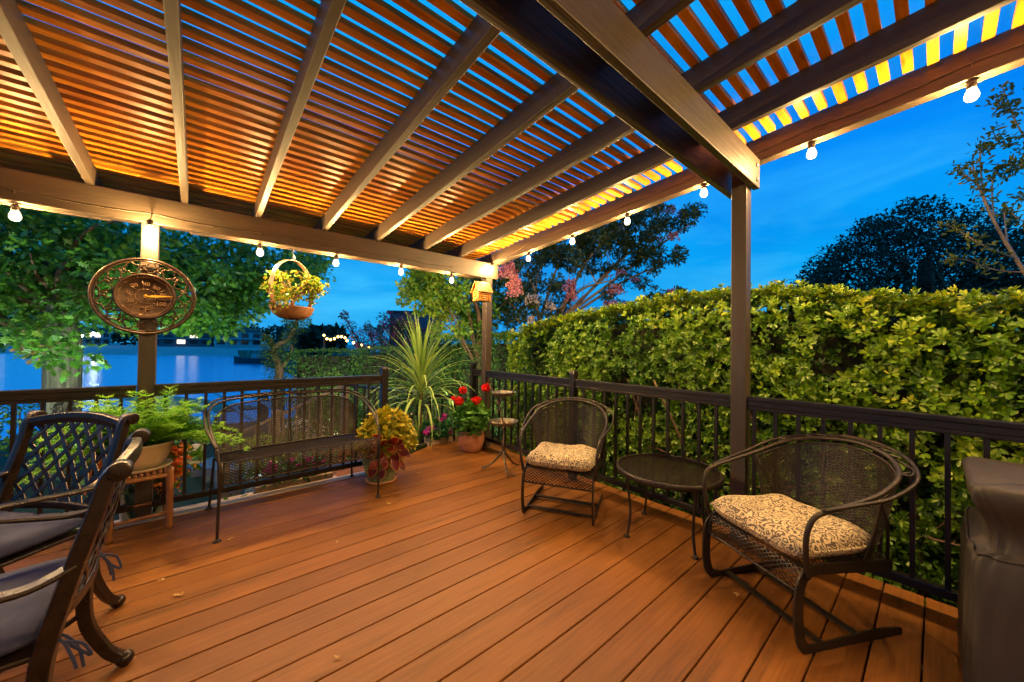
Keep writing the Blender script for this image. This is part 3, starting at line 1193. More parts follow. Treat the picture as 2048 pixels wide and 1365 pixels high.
# ================================================================== spring club chairs
def club_chair(label):
    ch = thing('spring_chair', label, 'armchair', group='spring patio armchairs')
    for s in (-1, 1):
        b = MB()
        x = .252 * s
        b.flat(curve([(x, -.275, .014), (x, -.26, .010), (x, -.12, .020), (x, .08, .010), (x, .19, .009), (x, .243, .040), (x, .262, .13), (x, .258, .24), (x, .235, .305), (x, .18, .330), (x, .06, .325), (x, -.12, .31), (x, -.24, .30)], 6), 0.044, 0.0085, ref=(1, 0, 0))
        # the bar lies flat: its width runs across the chair
        b.v = [tuple(q) for q in b.v]
        b.build('spring_leg', M['iron'], ch)
    b = MB()
    b.flat([(-.25, .13, .018), (.25, .13, .018)], .030, .008)
    b.build('stretcher', M['iron'], ch)
    b = MB()
    b.flat([(-.25, -.06, .024), (.25, -.06, .024)], .030, .008)
    b.build('stretcher', M['iron'], ch)
    half = [(.262, .225, .31), (.272, .250, .42), (.280, .248, .515), (.288, .205, .572), (.300, .05, .605), (.302, -.11, .640), (.270, -.255, .695), (.165, -.355, .742), (0, -.392, .762)]
    ring = half + [(-x, y, z) for x, y, z in half[-2::-1]]
    b = MB()
    b.tube(curve(ring, 6), 0.0105, 10)
    b.build('arm_hoop', M['iron'], ch)
    half2 = [(.292, .19, .588), (.322, .05, .612), (.345, -.10, .640), (.325, -.27, .700), (.195, -.398, .752), (0, -.445, .775)]
    ring2 = half2 + [(-x, y, z) for x, y, z in half2[-2::-1]]
    b = MB()
    b.tube(curve(ring2, 6), 0.0075, 8)
    b.build('arm_hoop', M['iron'], ch)
    b = MB()
    for k in range(9):
        g = (-1 + 2 * k / 8) * 0.52
        c = np.array([.40 * math.sin(g) * .95, -.02 - .400 * math.cos(g) - .002 * (k % 2), .772 - .10 * g * g])
        vine_leaf(b, c, np.array([math.cos(g), math.sin(g), 0]), np.array([-math.sin(g), math.cos(g), .25]), np.array([0, -.2, 1.0]), .024 + .006 * (k % 2))
    b.build('leaf_ornament', M['iron_light'], ch)
    for s in (-1, 1):
        b = MB()
        b.tube(curve([(s * .205, -.345, .735), (s * .245, -.335, .726), (s * .285, -.315, .716), (s * .300, -.27, .70), (s * .275, -.262, .70), (s * .285, -.295, .708)], 5), .0045, 6)
        b.build('scroll', M['iron'], ch)
    hz = curve(half[5:] + [(-x, y, z) for x, y, z in half[-2:4:-1]], 10)
    hz = np.array(hz)

    def back(u, v):           # u 0..1 round the back, v 0..1 upward
        f = u * (len(hz) - 1)
        i = min(int(f), len(hz) - 2)
        tp = hz[i] + (hz[i + 1] - hz[i]) * (f - i)
        bt = np.array([tp[0] * .80, tp[1] * .62 - .02, .325])
        tp = tp - np.array([0, -.008, .026])
        q = bt + (tp - bt) * v
        q[1] -= 0.018 * math.sin(math.pi * v)
        return q
    b = MB()
    mesh_sheet(b, lambda u, v: back(u / .80, v / .42), .80, .42, .0285, .0140, .0042)
    b.build('back_mesh', M['iron'], ch)
    b = MB()
    fr = [back(u, 1) for u in np.linspace(0, 1, 31)] + [back(1, v) for v in np.linspace(.9, .05, 7)] + [back(u, 0) for u in np.linspace(1, 0, 21)] + [back(0, v) for v in np.linspace(.05, .9, 7)]
    b.tube(fr, .006, 8, closed=True)
    b.tube([(.245, -.23, .30), (.285, -.165, .50), (.30, -.10, .632)], .006, 8)
    b.tube([(-.245, -.23, .30), (-.285, -.165, .50), (-.30, -.10, .632)], .006, 8)
    b.build('back_frame', M['iron'], ch)

    def seat(u, v):
        x = u - .25
        if v < .46:
            y = -.235 + v
            z = .325 + .012 * (v / .46)
        else:
            w = (v - .46) / .10
            y = .225 + .022 * math.sin(min(1, 1.5 * w) * math.pi / 2)
            z = .337 - .096 * w ** 1.2
        return (x, y, z)
    b = MB()
    mesh_sheet(b, seat, .50, .56, .0285, .019, .0042)
    b.build('seat_mesh', M['iron'], ch)
    b = MB()
    fr = [seat(0, v) for v in np.linspace(0, .56, 16)] + [seat(u, .56) for u in np.linspace(.05, .45, 8)] + [seat(.5, v) for v in np.linspace(.56, 0, 16)] + [seat(u, 0) for u in np.linspace(.45, .05, 8)]
    b.tube(fr, .0065, 8, closed=True)
    b.build('seat_frame', M['iron'], ch)
    return ch


def place(o, x, y, rz):
    o.location = (x, y, 0)
    o.rotation_euler = (0, 0, rz)


ch1 = club_chair('brown mesh armchair on spring runners beside the bird bath, farther from the viewer')
place(ch1, .571, 1.691, math.radians(-61.1))
ch2 = copy_tree(ch1)
ch2['label'] = 'brown mesh armchair on spring runners beside the covered grill, nearer to the viewer'
place(ch2, .529, 3.10, math.radians(-118.1))


def seat_cushion(label, root, seed, tilt):
    c = thing('seat_cushion', label, 'cushion', group='patterned seat cushions')
    b = MB()
    pillow(b, .505, .475, .108, 0, seed=seed)
    b.build('pad', M['damask'], c)
    b = MB()
    n = 40
    pp = []
    for k in range(n):
        g = 2 * math.pi * k / n
        cu, su = math.cos(g), math.sin(g)
        u = np.sign(cu) * abs(cu) ** .35
        v = np.sign(su) * abs(su) ** .35
        pp.append((u * .2525 * (1 - .055 * v ** 4), v * .2375 * (1 - .055 * u ** 4), .054))
    b.tube(pp, .0042, 6, closed=True)
    b.build('piping', M['damask'], c)
    mw = Matrix.Translation(root.location) @ Matrix.Rotation(root.rotation_euler[2], 4, 'Z') @ Matrix.Translation((0, .03, .342)) @ Matrix.Rotation(math.radians(tilt), 4, 'X')
    c.matrix_world = mw
    c.location = mw.to_translation()
    c.rotation_euler = mw.to_euler()
    return c


seat_cushion('cream scroll patterned cushion on the armchair next to the bird bath', ch1, 3, 1.5)
seat_cushion('cream scroll patterned cushion on the armchair next to the covered grill', ch2, 9, 1.0)

# ================================================================== round side table
tb = thing('side_table', 'small round iron mesh table between the two armchairs', 'table', (.352, 2.396, 0), math.radians(14))
b = MB()
R_ = .318
mesh_sheet(b, lambda u, v: (u - .32, v - .32, .423), .64, .64, .026, .0155, .0036, inside=lambda u, v: math.hypot(u - .32, v - .32) < R_)
b.build('top_mesh', M['iron'], tb)
b = MB()
b.lathe([(R_ - .006, .432), (R_, .436), (R_ + .008, .432), (R_ + .010, .42), (R_ + .008, .402), (R_ + .003, .400), (R_ - .004, .404), (R_ - .006, .432)], 56, cap=False)
b.build('rim', M['iron'], tb)
b = MB()
b.flat([(-R_, 0, .417), (R_, 0, .417)], .02, .005)
b.flat([(0, -R_, .4125), (0, R_, .4125)], .02, .004)
b.build('brace', M['iron'], tb)
for k in range(4):
    g = math.radians(45 + 90 * k)
    e = np.array([math.cos(g), math.sin(g), 0])
    b = MB()
    b.tube(curve([e * .285 + [0, 0, .40], e * .277 + [0, 0, .30], e * .262 + [0, 0, .16], e * .272 + [0, 0, .06], e * .285 + [0, 0, .010]], 6), .0085, 8)
    q = e * .287
    b.lathe([(.019, 0), (.021, .005), (.015, .012), (.007, .020)], 12, q)
    b.build('leg', M['iron'], tb)
# ================================================================== two-tier bird bath
bb_ = thing('bird_bath', 'small two tier bird bath on a twig shaped iron stand by the corner post', 'bird bath', (.42, .765, 0), 0)
b = MB()
b.tube(curve([(0, 0, .17), (.01, .008, .26), (-.004, .0, .36), (.006, -.004, .45)], 6), [.016] * 7 + [.014] * 6 + [.013] * 6, 8)
b.tube(curve([(.006, -.004, .46), (.012, -.02, .55), (.020, -.045, .63), (.004, -.03, .70), (-.005, -.03, .735)], 6), .0095, 8)
b.tube(curve([(.020, -.045, .62), (.03, -.09, .70), (.02, -.15, .76), (.03, -.19, .80), (.02, -.205, .845)], 5), [.007 - .0002 * i for i in range(21)], 6)
b.tube(curve([(-.004, -.03, .69), (.03, .0, .735)], 4), .006, 6)
b.build('trunk', M['twig'], bb_)
for k in range(3):
    g = math.radians(62 + 120 * k)
    e = np.array([math.cos(g), math.sin(g), 0])
    s = np.array([-e[1], e[0], 0])
    b = MB()
    b.tube(curve([(0, 0, .20), tuple(e * .035 + [0, 0, .15]), tuple(e * .10 + [0, 0, .075]), tuple(e * .17 + [0, 0, .022]), tuple(e * .225 + s * .01 + [0, 0, .008])], 5), [.014 - .0004 * i for i in range(21)], 8)
    b.tube(curve([tuple(e * .11 + [0, 0, .066]), tuple(e * .16 + s * .045 + [0, 0, .025]), tuple(e * .20 + s * .075 + [0, 0, .007])], 5), .006, 6)
    b.build('root_leg', M['twig'], bb_)


def dish(z, r, cx, cy):
    b = MB()
    b.lathe([(.010, z - .018), (r * .45, z - .016), (r * .85, z), (r * 1.0, z + .024), (r * 1.04, z + .028), (r * 1.0, z + .031), (r * .94, z + .022), (r * .8, z + .006), (r * .4, z - .009), (.008, z - .010)], 40, (cx, cy, 0))
    for i in range(len(b.v)):
        x, y, zz = b.v[i]
        g = math.atan2(y - cy, x - cx)
        wob = 1 + .045 * math.sin(5 * g) + .03 * math.sin(9 * g + 1)
        b.v[i] = (cx + (x - cx) * wob, cy + (y - cy) * wob, zz)
    return b


d1 = dish(.462, .142, .02, .02).build('dish', M['verdigris'], bb_)
d2 = dish(.742, .122, .0, -.01).build('dish', M['verdigris'], bb_)
P = rng.normal(size=(60, 3)) * [.045, .04, .004] + [.035, .04, .470]
leaves('seed_heap', P, rdir(60, .2), rdir(60, 1), .022, .018, 'round', mat_leaf('dry_seed', [(.25, .16, .07), (.45, .34, .18)], .8, 0), d1)
b = MB()
b.tube(curve([(0, .085, .762), (.0, .115, .768), (.004, .14, .79), (.006, .15, .81)], 4), [.013, .015, .014, .012, .010, .008, .008, .007, .007, .006, .005, .004, .002], 8)
b.build('bird_figure', M['verdigris'], d2)

# ================================================================== cast aluminium dining chairs
def dining_chair(label):
    """origin under the seat centre, facing +y, back top at y=-.31"""
    ch = thing('dining_chair', label, 'dining chair', group='cast metal dining chairs')
    wd = .248
    for s in (-1, 1):
        x = s * wd
        b = MB()
        prof = curve([(x, -.30, .035), (x, -.262, .085), (x, -.215, .20), (x, -.205, .32), (x, -.215, .43), (x, -.255, .60), (x, -.298, .76), (x, -.318, .845), (x, -.345, .873)], 6)
        sc = [1.0 + .25 * max(0, 1 - abs(i - 22) / 16) for i in range(len(prof))]
        b.sweep(prof, [(-.015, -.018), (.015, -.018), (.019, 0), (.015, .018), (-.015, .018), (-.019, 0)], ref=(1, 0, 0), smooth=False, scale=sc)
        b.ball((x, -.312, .026), .027, 14, 10, (1, 1.0, .95))
        b.lathe([(.016, 0), (.018, .008), (.014, .02)], 12, (x, -.312, 0))
        b.lathe([(.001, -.026), (.024, -.026), (.026, -.022), (.026, .022), (.024, .026), (.001, .026)], 18)
        n0 = len(b.v) - 6 * 18
        for i in range(n0, len(b.v)):
            px_, py_, pz_ = b.v[i]
            b.v[i] = (x + pz_, -.340 + px_, .862 + py_)
        b.build('rear_leg', M['cast'], ch, bevel=.003)
        b = MB()
        prof = curve([(x * 1.03, .275, .028), (x * 1.02, .235, .10), (x, .215, .22), (x, .228, .34), (x, .235, .405)], 6)
        b.sweep(prof, [(-.016, -.016), (.016, -.016), (.016, .016), (-.016, .016)], ref=(1, 0, 0), scale=[.8 + .02 * i for i in range(len(prof))])
        b.ball((x * 1.03, .283, .024), .024, 12, 8)
        b.build('front_leg', M['cast'], ch, bevel=.003)
        b = MB()
        ap = curve([(x * 1.00, -.262, .625), (x * 1.10, -.17, .598), (x * 1.16, .0, .622), (x * 1.15, .15, .640), (x * 1.10, .235, .618), (x * 1.05, .25, .55), (x * 1.0, .235, .405)], 7)
        b.sweep(ap, [(-.019, -.007), (.019, -.007), (.022, .0), (.019, .007), (-.019, .007), (-.022, 0)], ref=(0, 0, 1))
        b.build('arm', M['cast'], ch, bevel=.002)

    def bk(u, v):      # u -1..1 across, v 0..1 up
        z = .475 + v * (.36 + .028 * (1 - u * u))
        y = -.222 - .095 * v - .03 * (1 - u * u)
        return np.array([u * (wd - .012), y, z])
    b = MB()
    b.sweep([bk(u, 1) for u in np.linspace(-1, 1, 17)], [(-.012, -.024), (.012, -.024), (.015, 0), (.012, .024), (-.012, .024), (-.015, 0)], ref=(0, 0, 1))
    b.build('top_rail', M['cast'], ch, bevel=.003)
    b = MB()
    b.sweep([bk(u, .02) for u in np.linspace(-1, 1, 17)], [(-.011, -.016), (.011, -.016), (.011, .016), (-.011, .016)], ref=(0, 0, 1))
    b.build('lower_rail', M['cast'], ch, bevel=.003)
    b = MB()
    nrm = np.array([0, -.26, .0])
    for k in range(-7, 8):
        for sgn in (-1, 1):
            pts = []
            for q in range(13):
                v = .02 + .96 * q / 12
                u = k * .300 + sgn * (v - .5) * 1.25
                if abs(u) <= .985:
                    w_ = bk(u, v)
                    w_[1] += .0028 * sgn * math.cos((q + k * 3) * 1.05 * math.pi / 2)
                    pts.append(w_)
            if len(pts) > 2:
                b.flat(pts, .018, .006, ref=(0, 1, .25))
    b.build('lattice', M['cast'], ch, bevel=.0012)
    b = MB()
    b.box((-.24, -.20, .395), (.24, .235, .412))
    for i in range(9):
        pass
    b.build('seat', M['cast'], ch, bevel=.006)
    b = MB()
    b.tube([(-.235, -.19, .24), (0, 0, .21), (.235, .21, .24)], .0085, 8)
    b.tube([(.235, -.19, .24), (0, 0, .222), (-.235, .21, .24)], .0085, 8)
    b.build('cross_brace', M['cast'], ch)
    return ch


def dining_cushion(label, root, seed, sides=(-1, 1)):
    c = thing('seat_cushion', label, 'cushion', group='slate blue dining cushions')
    b = MB()
    pillow(b, .50, .475, .075, 0, seed=seed, puff=.8)
    b.build('pad', M['cloth'], c)
    for s in sides:
        b = MB()
        x = s * .235
        b.flat(curve([(x, -.215, .030), (x * 1.10, -.26, .026), (x * 1.12, -.28, -.02), (x * 1.10, -.29, -.065)], 5), .007, .002, ref=(1, 0, 0))
        b.flat(curve([(x, -.215, .030), (x * 1.02, -.26, .028), (x * 1.03, -.29, -.02), (x * 1.01, -.30, -.08)], 5), .007, .002, ref=(1, 0, 0))
        b.flat(curve([(x * 1.10, -.262, .02), (x * 1.12, -.30, .0), (x * 1.08, -.315, -.045), (x * 1.05, -.29, -.02), (x * 1.09, -.264, .02)], 5), .007, .002, ref=(1, 0, 0))
        b.build('tie', M['cloth'], c)
    mw = Matrix.Translation(root.location) @ Matrix.Rotation(root.rotation_euler[2], 4, 'Z') @ Matrix.Translation((0, .02, .414))
    c.location = mw.to_translation()
    c.rotation_euler = mw.to_euler()
    return c


# near chair: faces +x (table side, off frame)
dB = dining_chair('dark cast metal dining chair seen from behind, nearest to the viewer')
place(dB, 3.235, 1.80, math.radians(-90))
dA = copy_tree(dB)
dA['label'] = 'dark cast metal dining chair with open lattice back turned to the viewer'
place(dA, 3.39, 1.135, math.radians(-45.5))
dining_cushion('slate blue cushion tied on the nearest dining chair', dB, 21)
dining_cushion('slate blue cushion on the dining chair with the lattice back facing the viewer', dA, 22, ())

# ================================================================== covered grill
gr = thing('covered_grill', 'small grill under a dark brown fabric cover at the deck edge', 'covered grill', (.45, 3.925, 0), 0)
prof = [(.03, .292), (.031, .296), (.12, .292), (.24, .290), (.36, .288), (.46, .284), (.53, .278), (.552, .270), (.560, .248), (.575, .240), (.62, .238), (.66, .248), (.70, .266), (.738, .280), (.758, .284), (.772, .281), (.780, .270), (.784, .20), (.787, .02)]
seg = 160
b = MB()
V = []
for z, h in prof:
    for q in range(seg):
        g = 2 * math.pi * q / seg
        c_, s_ = math.cos(g), math.sin(g)
        e = 0.20
        x = np.sign(c_) * abs(c_) ** e * h
        y = np.sign(s_) * abs(s_) ** e * h * 1.02
        k = 1 + (.010 * math.sin(9 * g + 5 * z) + .014 * abs(math.sin(8 * g - 9 * z)) + .008 * math.sin(23 * g + 31 * z) + .008 * abs(math.sin(5 * g + 21 * z))) * (1.0 if z < .74 else .25)
        zz = z + (.012 * math.sin(3 * g + 1) + .007 * math.sin(7 * g)) * (1 if .03 < z < .75 else .2)
        V.append((x * k, y * k, zz))
F = [(i * seg + q, i * seg + (q + 1) % seg, (i + 1) * seg + (q + 1) % seg, (i + 1) * seg + q) for i in range(len(prof) - 1) for q in range(seg)]
F.append(tuple((len(prof) - 1) * seg + q for q in range(seg)))
b.add(V, F, True)
b.build('cover', M['cover'], gr)
b = MB()
for i in range(seg):
    pass
ring_ = [(V[7 * seg + q][0] * 1.012, V[7 * seg + q][1] * 1.012, V[7 * seg + q][2]) for q in range(seg)]
b.tube(ring_, .0035, 6, closed=True)
b.build('hem', M['cover'], gr)
b = MB()
for sx in (-1, 1):
    for sy in (-1, 1):
        b.lathe([(.02, 0), (.022, .004), (.022, .03)], 10, (sx * .2, sy * .2, 0))
b.build('caster', M['cord'], gr)
# ================================================================== wall thermometer
th = thing('wall_thermometer', 'large round bronze dial thermometer with openwork rim on the left post', 'thermometer', (3.012, 0.035, 1.536), 0)


def circ(r, n=72, y=0.0, cx=0, cz=0):
    return [(cx + r * math.cos(2 * math.pi * k / n), y, cz + r * math.sin(2 * math.pi * k / n)) for k in range(n)]


b = MB()
b.tube(circ(.254), .0085, 8, closed=True)
b.tube(circ(.240), .0045, 8, closed=True)
b.build('outer_ring', M['bronze'], th)
b = MB()
# scrollwork: quatrefoils linked by little bars
NQ = 13
for k in range(NQ):
    g = 2 * math.pi * (k + .5) / NQ
    rc = .1985
    c = np.array([rc * math.cos(g), 0, rc * math.sin(g)])
    er, et = np.array([math.cos(g), 0, math.sin(g)]), np.array([-math.sin(g), 0, math.cos(g)])
    pts = []
    for q in range(48):
        a = 2 * math.pi * q / 48
        rr = .030 * (0.72 + .38 * abs(math.cos(2 * a)))
        pts.append(c + er * rr * math.cos(a) * 1.10 + et * rr * math.sin(a) * 1.28)
    b.tube(pts, .0052, 6, closed=True)
    g2 = 2 * math.pi * k / NQ
    e2 = np.array([math.cos(g2), 0, math.sin(g2)])
    for r0, r1 in ((.160, .178), (.219, .238)):
        pass
    t2 = np.array([-math.sin(g2), 0, math.cos(g2)])
    pts = []
    for q in range(24):
        a = 2 * math.pi * q / 24
        pts.append(e2 * (.1985 + .0185 * math.cos(a)) + t2 * .0135 * math.sin(a))
    b.tube(pts, .0048, 6, closed=True)
b.build('openwork', M['bronze'], th)
b = MB()
b.lathe([(.001, .010), (.128, .010), (.132, .014), (.139, .014), (.143, .018), (.151, .019), (.156, .014), (.157, .004), (.150, .0), (.001, .0)], 72)
b.v = [(x, z - .006, -y) for x, y, z in b.v]
b.f = [f for f in b.f]
dial = b.build('dial', M['bronze'], th)


def text_mesh(s, size, thick):
    cu = bpy.data.curves.new('lettering', 'FONT')
    cu.body = s
    cu.size = size
    cu.extrude = thick
    cu.align_x = 'CENTER'
    cu.align_y = 'CENTER'
    cu.offset = 0.0
    to = bpy.data.objects.new('lettering', cu)
    C.objects.link(to)
    dg = bpy.context.evaluated_depsgraph_get()
    me = bpy.data.meshes.new_from_object(to.evaluated_get(dg))
    bpy.data.objects.remove(to)
    v = [tuple(q.co) for q in me.vertices]
    f = [tuple(q.vertices) for q in me.polygons]
    bpy.data.meshes.remove(me)
    return v, f


M['bronze_relief'] = mat_basic('polished_bronze_relief', (0.30, 0.18, 0.11), 0.35, 0.7, 0.2, 30)  # paler bronze for the raised numerals and tick marks
b = MB()
UD = .00049
for s, x, z, sz, an in (('20', -150, -67, .036, 8), ('0', -166, 43, .034, 5), ('20', -110, 143, .034, 25), ('40', 7, 168, .034, 0), ('60', 110, 123, .034, -25), ('80', 172, 30, .034, -5), ('100', 157, -97, .036, 0), ('°F', -7, -187, .058, 0)):
    v, f = text_mesh(s, sz, .0014)
    a = math.radians(an)
    x0, z0 = x * UD * -1, z * UD        # the dial faces +y, so its left is +x
    vv = []
    for q in v:
        tx, tz = q[0] * math.cos(a) - q[1] * math.sin(a), q[0] * math.sin(a) + q[1] * math.cos(a)
        vv.append((x0 - tx, .0052 + q[2], z0 + tz))
    b.add(vv, f)
tag(b.build('numerals', M['bronze_relief'], dial))
b = MB()
b.tube(circ(.050, 40, .0045), .0013, 5, closed=True)
b.tube(circ(.128, 60, .0045), .0013, 5, closed=True)
for k in range(60):
    g = 2 * math.pi * k / 60
    e = np.array([math.cos(g), 0, math.sin(g)])
    b.tube([e * .131 + [0, .009, 0], e * .137 + [0, .009, 0]], .0012, 4)
for gdeg in (-47, -10, 28, 63, 100, 138, 176, 227):
    g = math.radians(gdeg)
    e = np.array([-math.cos(g), 0, math.sin(g)])
    b.tube([e * .056 + [0, .0045, 0], e * .104 + [0, .0045, 0]], .0013, 4)
b.build('tick_marks', M['bronze_relief'], dial)
b = MB()
e = np.array([-math.cos(math.radians(4)), 0, math.sin(math.radians(4))])
s_ = np.array([e[2], 0, -e[0]])
o_ = np.array([0, .010, 0])
nd = [(.004, .0025), (.02, .0045), (.035, .0075), (.055, .0072), (.10, .0040), (.139, .0008)]
top = [e * r + s_ * w for r, w in nd] + [e * r - s_ * w for r, w in nd[::-1]]
V = [q + o_ for q in top] + [q + o_ + np.array([0, .002, 0]) for q in top]
n = len(top)
b.add(V, [tuple(range(n)), tuple(range(n, 2 * n))[::-1]] + [(i, (i + 1) % n, n + (i + 1) % n, n + i) for i in range(n)])
b.tube(circ(.0075, 20, .011), .0032, 6, closed=True)
b.build('needle', M['gold'], th)
b = MB()
b.box((-.02, -.034, .10), (.02, -.006, .13))
b.build('bracket', M['bronze'], th)

# ================================================================== birdhouse
bh = thing('birdhouse', 'varnished log birdhouse hanging under the beam by the corner post', 'birdhouse', (.222, .085, 1.745), math.radians(-6))
b = MB()
nlog = 5
for i in range(nlog):
    z = .012 + i * .0235
    for sy in (-1, 1):
        for q in range(1):
            y = sy * .058
            b.tube([(-.084 + (i % 2) * .004, y, z), (.084 - (i % 2) * .004, y, z)], .0125, 10)
    for sx in (-1, 1):
        b.tube([(sx * .066, -.074, z + .0005), (sx * .066, .074, z + .0005)], .0125, 10)
b.box((-.062, -.055, .0), (.062, .055, .012))
b.build('log_wall', M['pine'], bh)
b = MB()
zt = .118
for sx in (-1, 1):
    x = sx * .066
    V = []
    for dx in (-.009, .009):
        V += [(x + dx, -.062, zt), (x + dx, .062, zt), (x + dx, 0, zt + .092)]
    b.add(V, [(0, 2, 1), (3, 4, 5), (0, 1, 4, 3), (1, 2, 5, 4), (2, 0, 3, 5)])
b.build('gable', M['pine'], bh)
b = MB()
for sy in (-1, 1):
    for k in range(4):
        xa, xb = -.098 + k * .049, -.098 + (k + 1) * .049 - .001
        pa, pb = np.array([0, 0, zt + .108]), np.array([0, sy * .092, zt - .020])
        d = (pb - pa) / np.linalg.norm(pb - pa)
        n_ = np.array([0, sy * abs(d[2]), abs(d[1])])
        V = [(xa, *pa[1:]), (xb, *pa[1:]), (xb, *pb[1:]), (xa, *pb[1:])]
        V2 = [(x, y + n_[1] * .010, z + n_[2] * .010) for x, y, z in V]
        b.hexa(V + V2)
b.build('roof', M['pine'], bh, bevel=.0015)
b = MB()
b.lathe([(.001, .0), (.0145, .0), (.0145, .003), (.001, .003)], 20)
b.v = [(.0755 + z, x, zt + .026 + y) for x, y, z in b.v]
b.build('entrance_hole', M['cord'], bh)
b = MB()
b.tube([(0, 0, zt + .110), (0, 0, zt + .17), (-.004, -.03, .302)], .0022, 6)
b.build('hook', M['steel'], bh)

# ================================================================== plants and pots
G = dict(
    fern=mat_leaf('fern_green', [(.06, .24, .015), (.15, .42, .03), (.30, .56, .06)], .5, .4),
    begonia=mat_leaf('begonia_leaf', [(.05, .17, .012), (.13, .30, .02)], .3, .3),
    orange=mat_leaf('orange_petals', [(.75, .12, .02), (.85, .30, .08), (.9, .42, .18)], .5, .35),
    yellow=mat_leaf('yellow_coleus', [(.10, .14, .006), (.26, .26, .010), (.45, .38, .015), (.60, .48, .03)], .45, .3),
    red=mat_leaf('red_coleus', [(.06, .003, .003), (.12, .006, .005), (.19, .016, .008)], .4, .25),
    edge=mat_leaf('coleus_edge', [(.55, .30, .05), (.6, .4, .08)], .5, .2),
    strap=mat_leaf('strap_leaf', [(.13, .25, .05), (.24, .40, .09), (.38, .52, .17)], .38, .3),
    geranium=mat_leaf('geranium_leaf', [(.035, .13, .018), (.075, .24, .03), (.13, .32, .05)], .55, .25),
    scarlet=mat_leaf('scarlet_petals', [(.55, .006, .008), (.80, .02, .012)], .5, .3),
    purple=mat_leaf('purple_petals', [(.30, .008, .26), (.48, .03, .42)], .5, .35),
    impatiens=mat_leaf('impatiens_leaf', [(.02, .10, .03), (.05, .20, .05)], .4, .25),
    jade=mat_leaf('jade_leaf', [(.07, .19, .015), (.16, .28, .025), (.29, .33, .04), (.40, .25, .05)], .3, .2),
    white=mat_leaf('white_petals', [(.55, .55, .55), (.75, .75, .72)], .6, .3),
)


def pot(root, prof, mat, name='pot', soil=None, seg=40):
    b = MB()
    b.lathe(prof, seg)
    o = b.build(name, mat, root)
    if soil:
        b = MB()
        b.lathe([(.001, soil[1]), (soil[0], soil[1]), (soil[0], soil[1] - .01), (.001, soil[1] - .01)], 24, cap=False)
        b.build('soil', M['soil'], root)
    return o


# ---- bamboo stand and fern
st = thing('plant_stand', 'square bamboo plant stand carrying the fern by the left post', 'plant stand', (3.005, .140, 0), math.radians(6))
hw_ = .135
for sx in (-1, 1):
    for sy in (-1, 1):
        b = MB()
        c = np.array([sx * hw_, sy * hw_, 0])
        pts, rr = [], []
        for z in np.linspace(0, .395, 21):
            pts.append(c + [0, 0, z])
            node = min(abs(z - q) for q in (.09, .21, .33))
            rr.append(.0185 + (.0025 if node < .012 else 0))
        b.tube(pts, rr, 12)
        b.build('leg', M['bamboo'], st)
for z, r in ((.352, .015), (.105, .010), (.165, .010)):
    for (a, c_) in (((-1, -1), (1, -1)), ((1, -1), (1, 1)), ((1, 1), (-1, 1)), ((-1, 1), (-1, -1))):
        if z == .165 and a[1] == c_[1]:
            continue
        if z == .105 and a[0] == c_[0]:
            continue
        b = MB()
        p0, p1 = np.array([a[0] * hw_, a[1] * hw_, z]), np.array([c_[0] * hw_, c_[1] * hw_, z])
        pts = [p0 + (p1 - p0) * q for q in np.linspace(.06, .94, 13)]
        b.tube(pts, [r * (1.14 if i in (4, 8) else 1) for i in range(13)], 10)
        b.build('rung', M['bamboo'], st)
b = MB()
for k in range(9):
    x = -hw_ + .02 + k * (2 * hw_ - .04) / 8
    b.tube([(x, -hw_, .374), (x, hw_, .374)], .011, 8)
b.build('slat_top', M['bamboo'], st)

fp = thing('potted_fern', 'feathery green fern in a cream pot on the bamboo stand', 'potted plant', (3.0, .125, .386), 0)
pot(fp, [(.001, .0), (.120, .0), (.142, .004), (.150, .020), (.144, .022), (.118, .010), (.001, .008)], M['cream'], 'saucer')
pot(fp, [(.001, .010), (.085, .010), (.098, .016), (.124, .06), (.142, .11), (.152, .155), (.156, .160), (.156, .172), (.146, .172), (.140, .150), (.001, .148)], M['cream'], 'pot', (.138, .152))
stems_b = MB()
LP, LD, LN, LL, LT = [], [], [], [], []
for k in range(120):
    a = rng.uniform(0, 2 * math.pi)
    ln = rng.uniform(.32, .60)
    el = rng.uniform(.25, 1.25)
    front = max(0.0, math.sin(a))
    el = max(el, .75 * front)
    e = np.array([math.cos(a), math.sin(a), 0])
    p0 = np.array([0, 0, .15]) + e * rng.uniform(0, .09)
    pts = []
    for q in np.linspace(0, 1, 15):
        h = math.cos(el) * ln * q * 1.02
        z = math.sin(el) * ln * q - (.20 + .42 * rng.rand() * .2 + .25 * math.cos(el)) * q * q * ln * 1.25 * (1 - .6 * front)
        pts.append(p0 + e * h + np.array([0, 0, z]))
    pts = np.array(pts)
    # keep clear of the post behind
    stems_b.tube(pts[::2], [.0016] * len(pts[::2]), 4)
    side = np.cross(e, [0, 0, 1])
    for q in range(3, 15):
        t_ = nrmz(pts[q] - pts[q - 1])
        fr_ = 1 - abs((q / 14) - .55) * 1.1
        w_ = .085 * max(.25, fr_)
        for s in (-1, 1):
            br = nrmz(side * s * 1.0 + t_ * .75 + np.array([0, 0, -.1]))
            base = pts[q]
            for r_ in range(7):
                pp = base + br * w_ * (r_ + .4) / 7
                for s2 in (-1, 1):
                    LP.append(pp)
                    LD.append(br * .55 + np.cross(br, [0, 0, 1]) * s2 * .8 + rng.normal(size=3) * .25)
                    LN.append(np.array([0, 0, 1.0]) + rng.normal(size=3) * .3)
                    LL.append(.027 * (1.15 - r_ / 9))
                    LT.append(np.clip(.25 + .5 * q / 14 + rng.normal() * .18, 0, 1))
stems_b.build('stems', G['fern'], fp)
leaves('fronds', LP, LD, LN, LL, np.array(LL) * .36, 'needle', G['fern'], fp, LT)

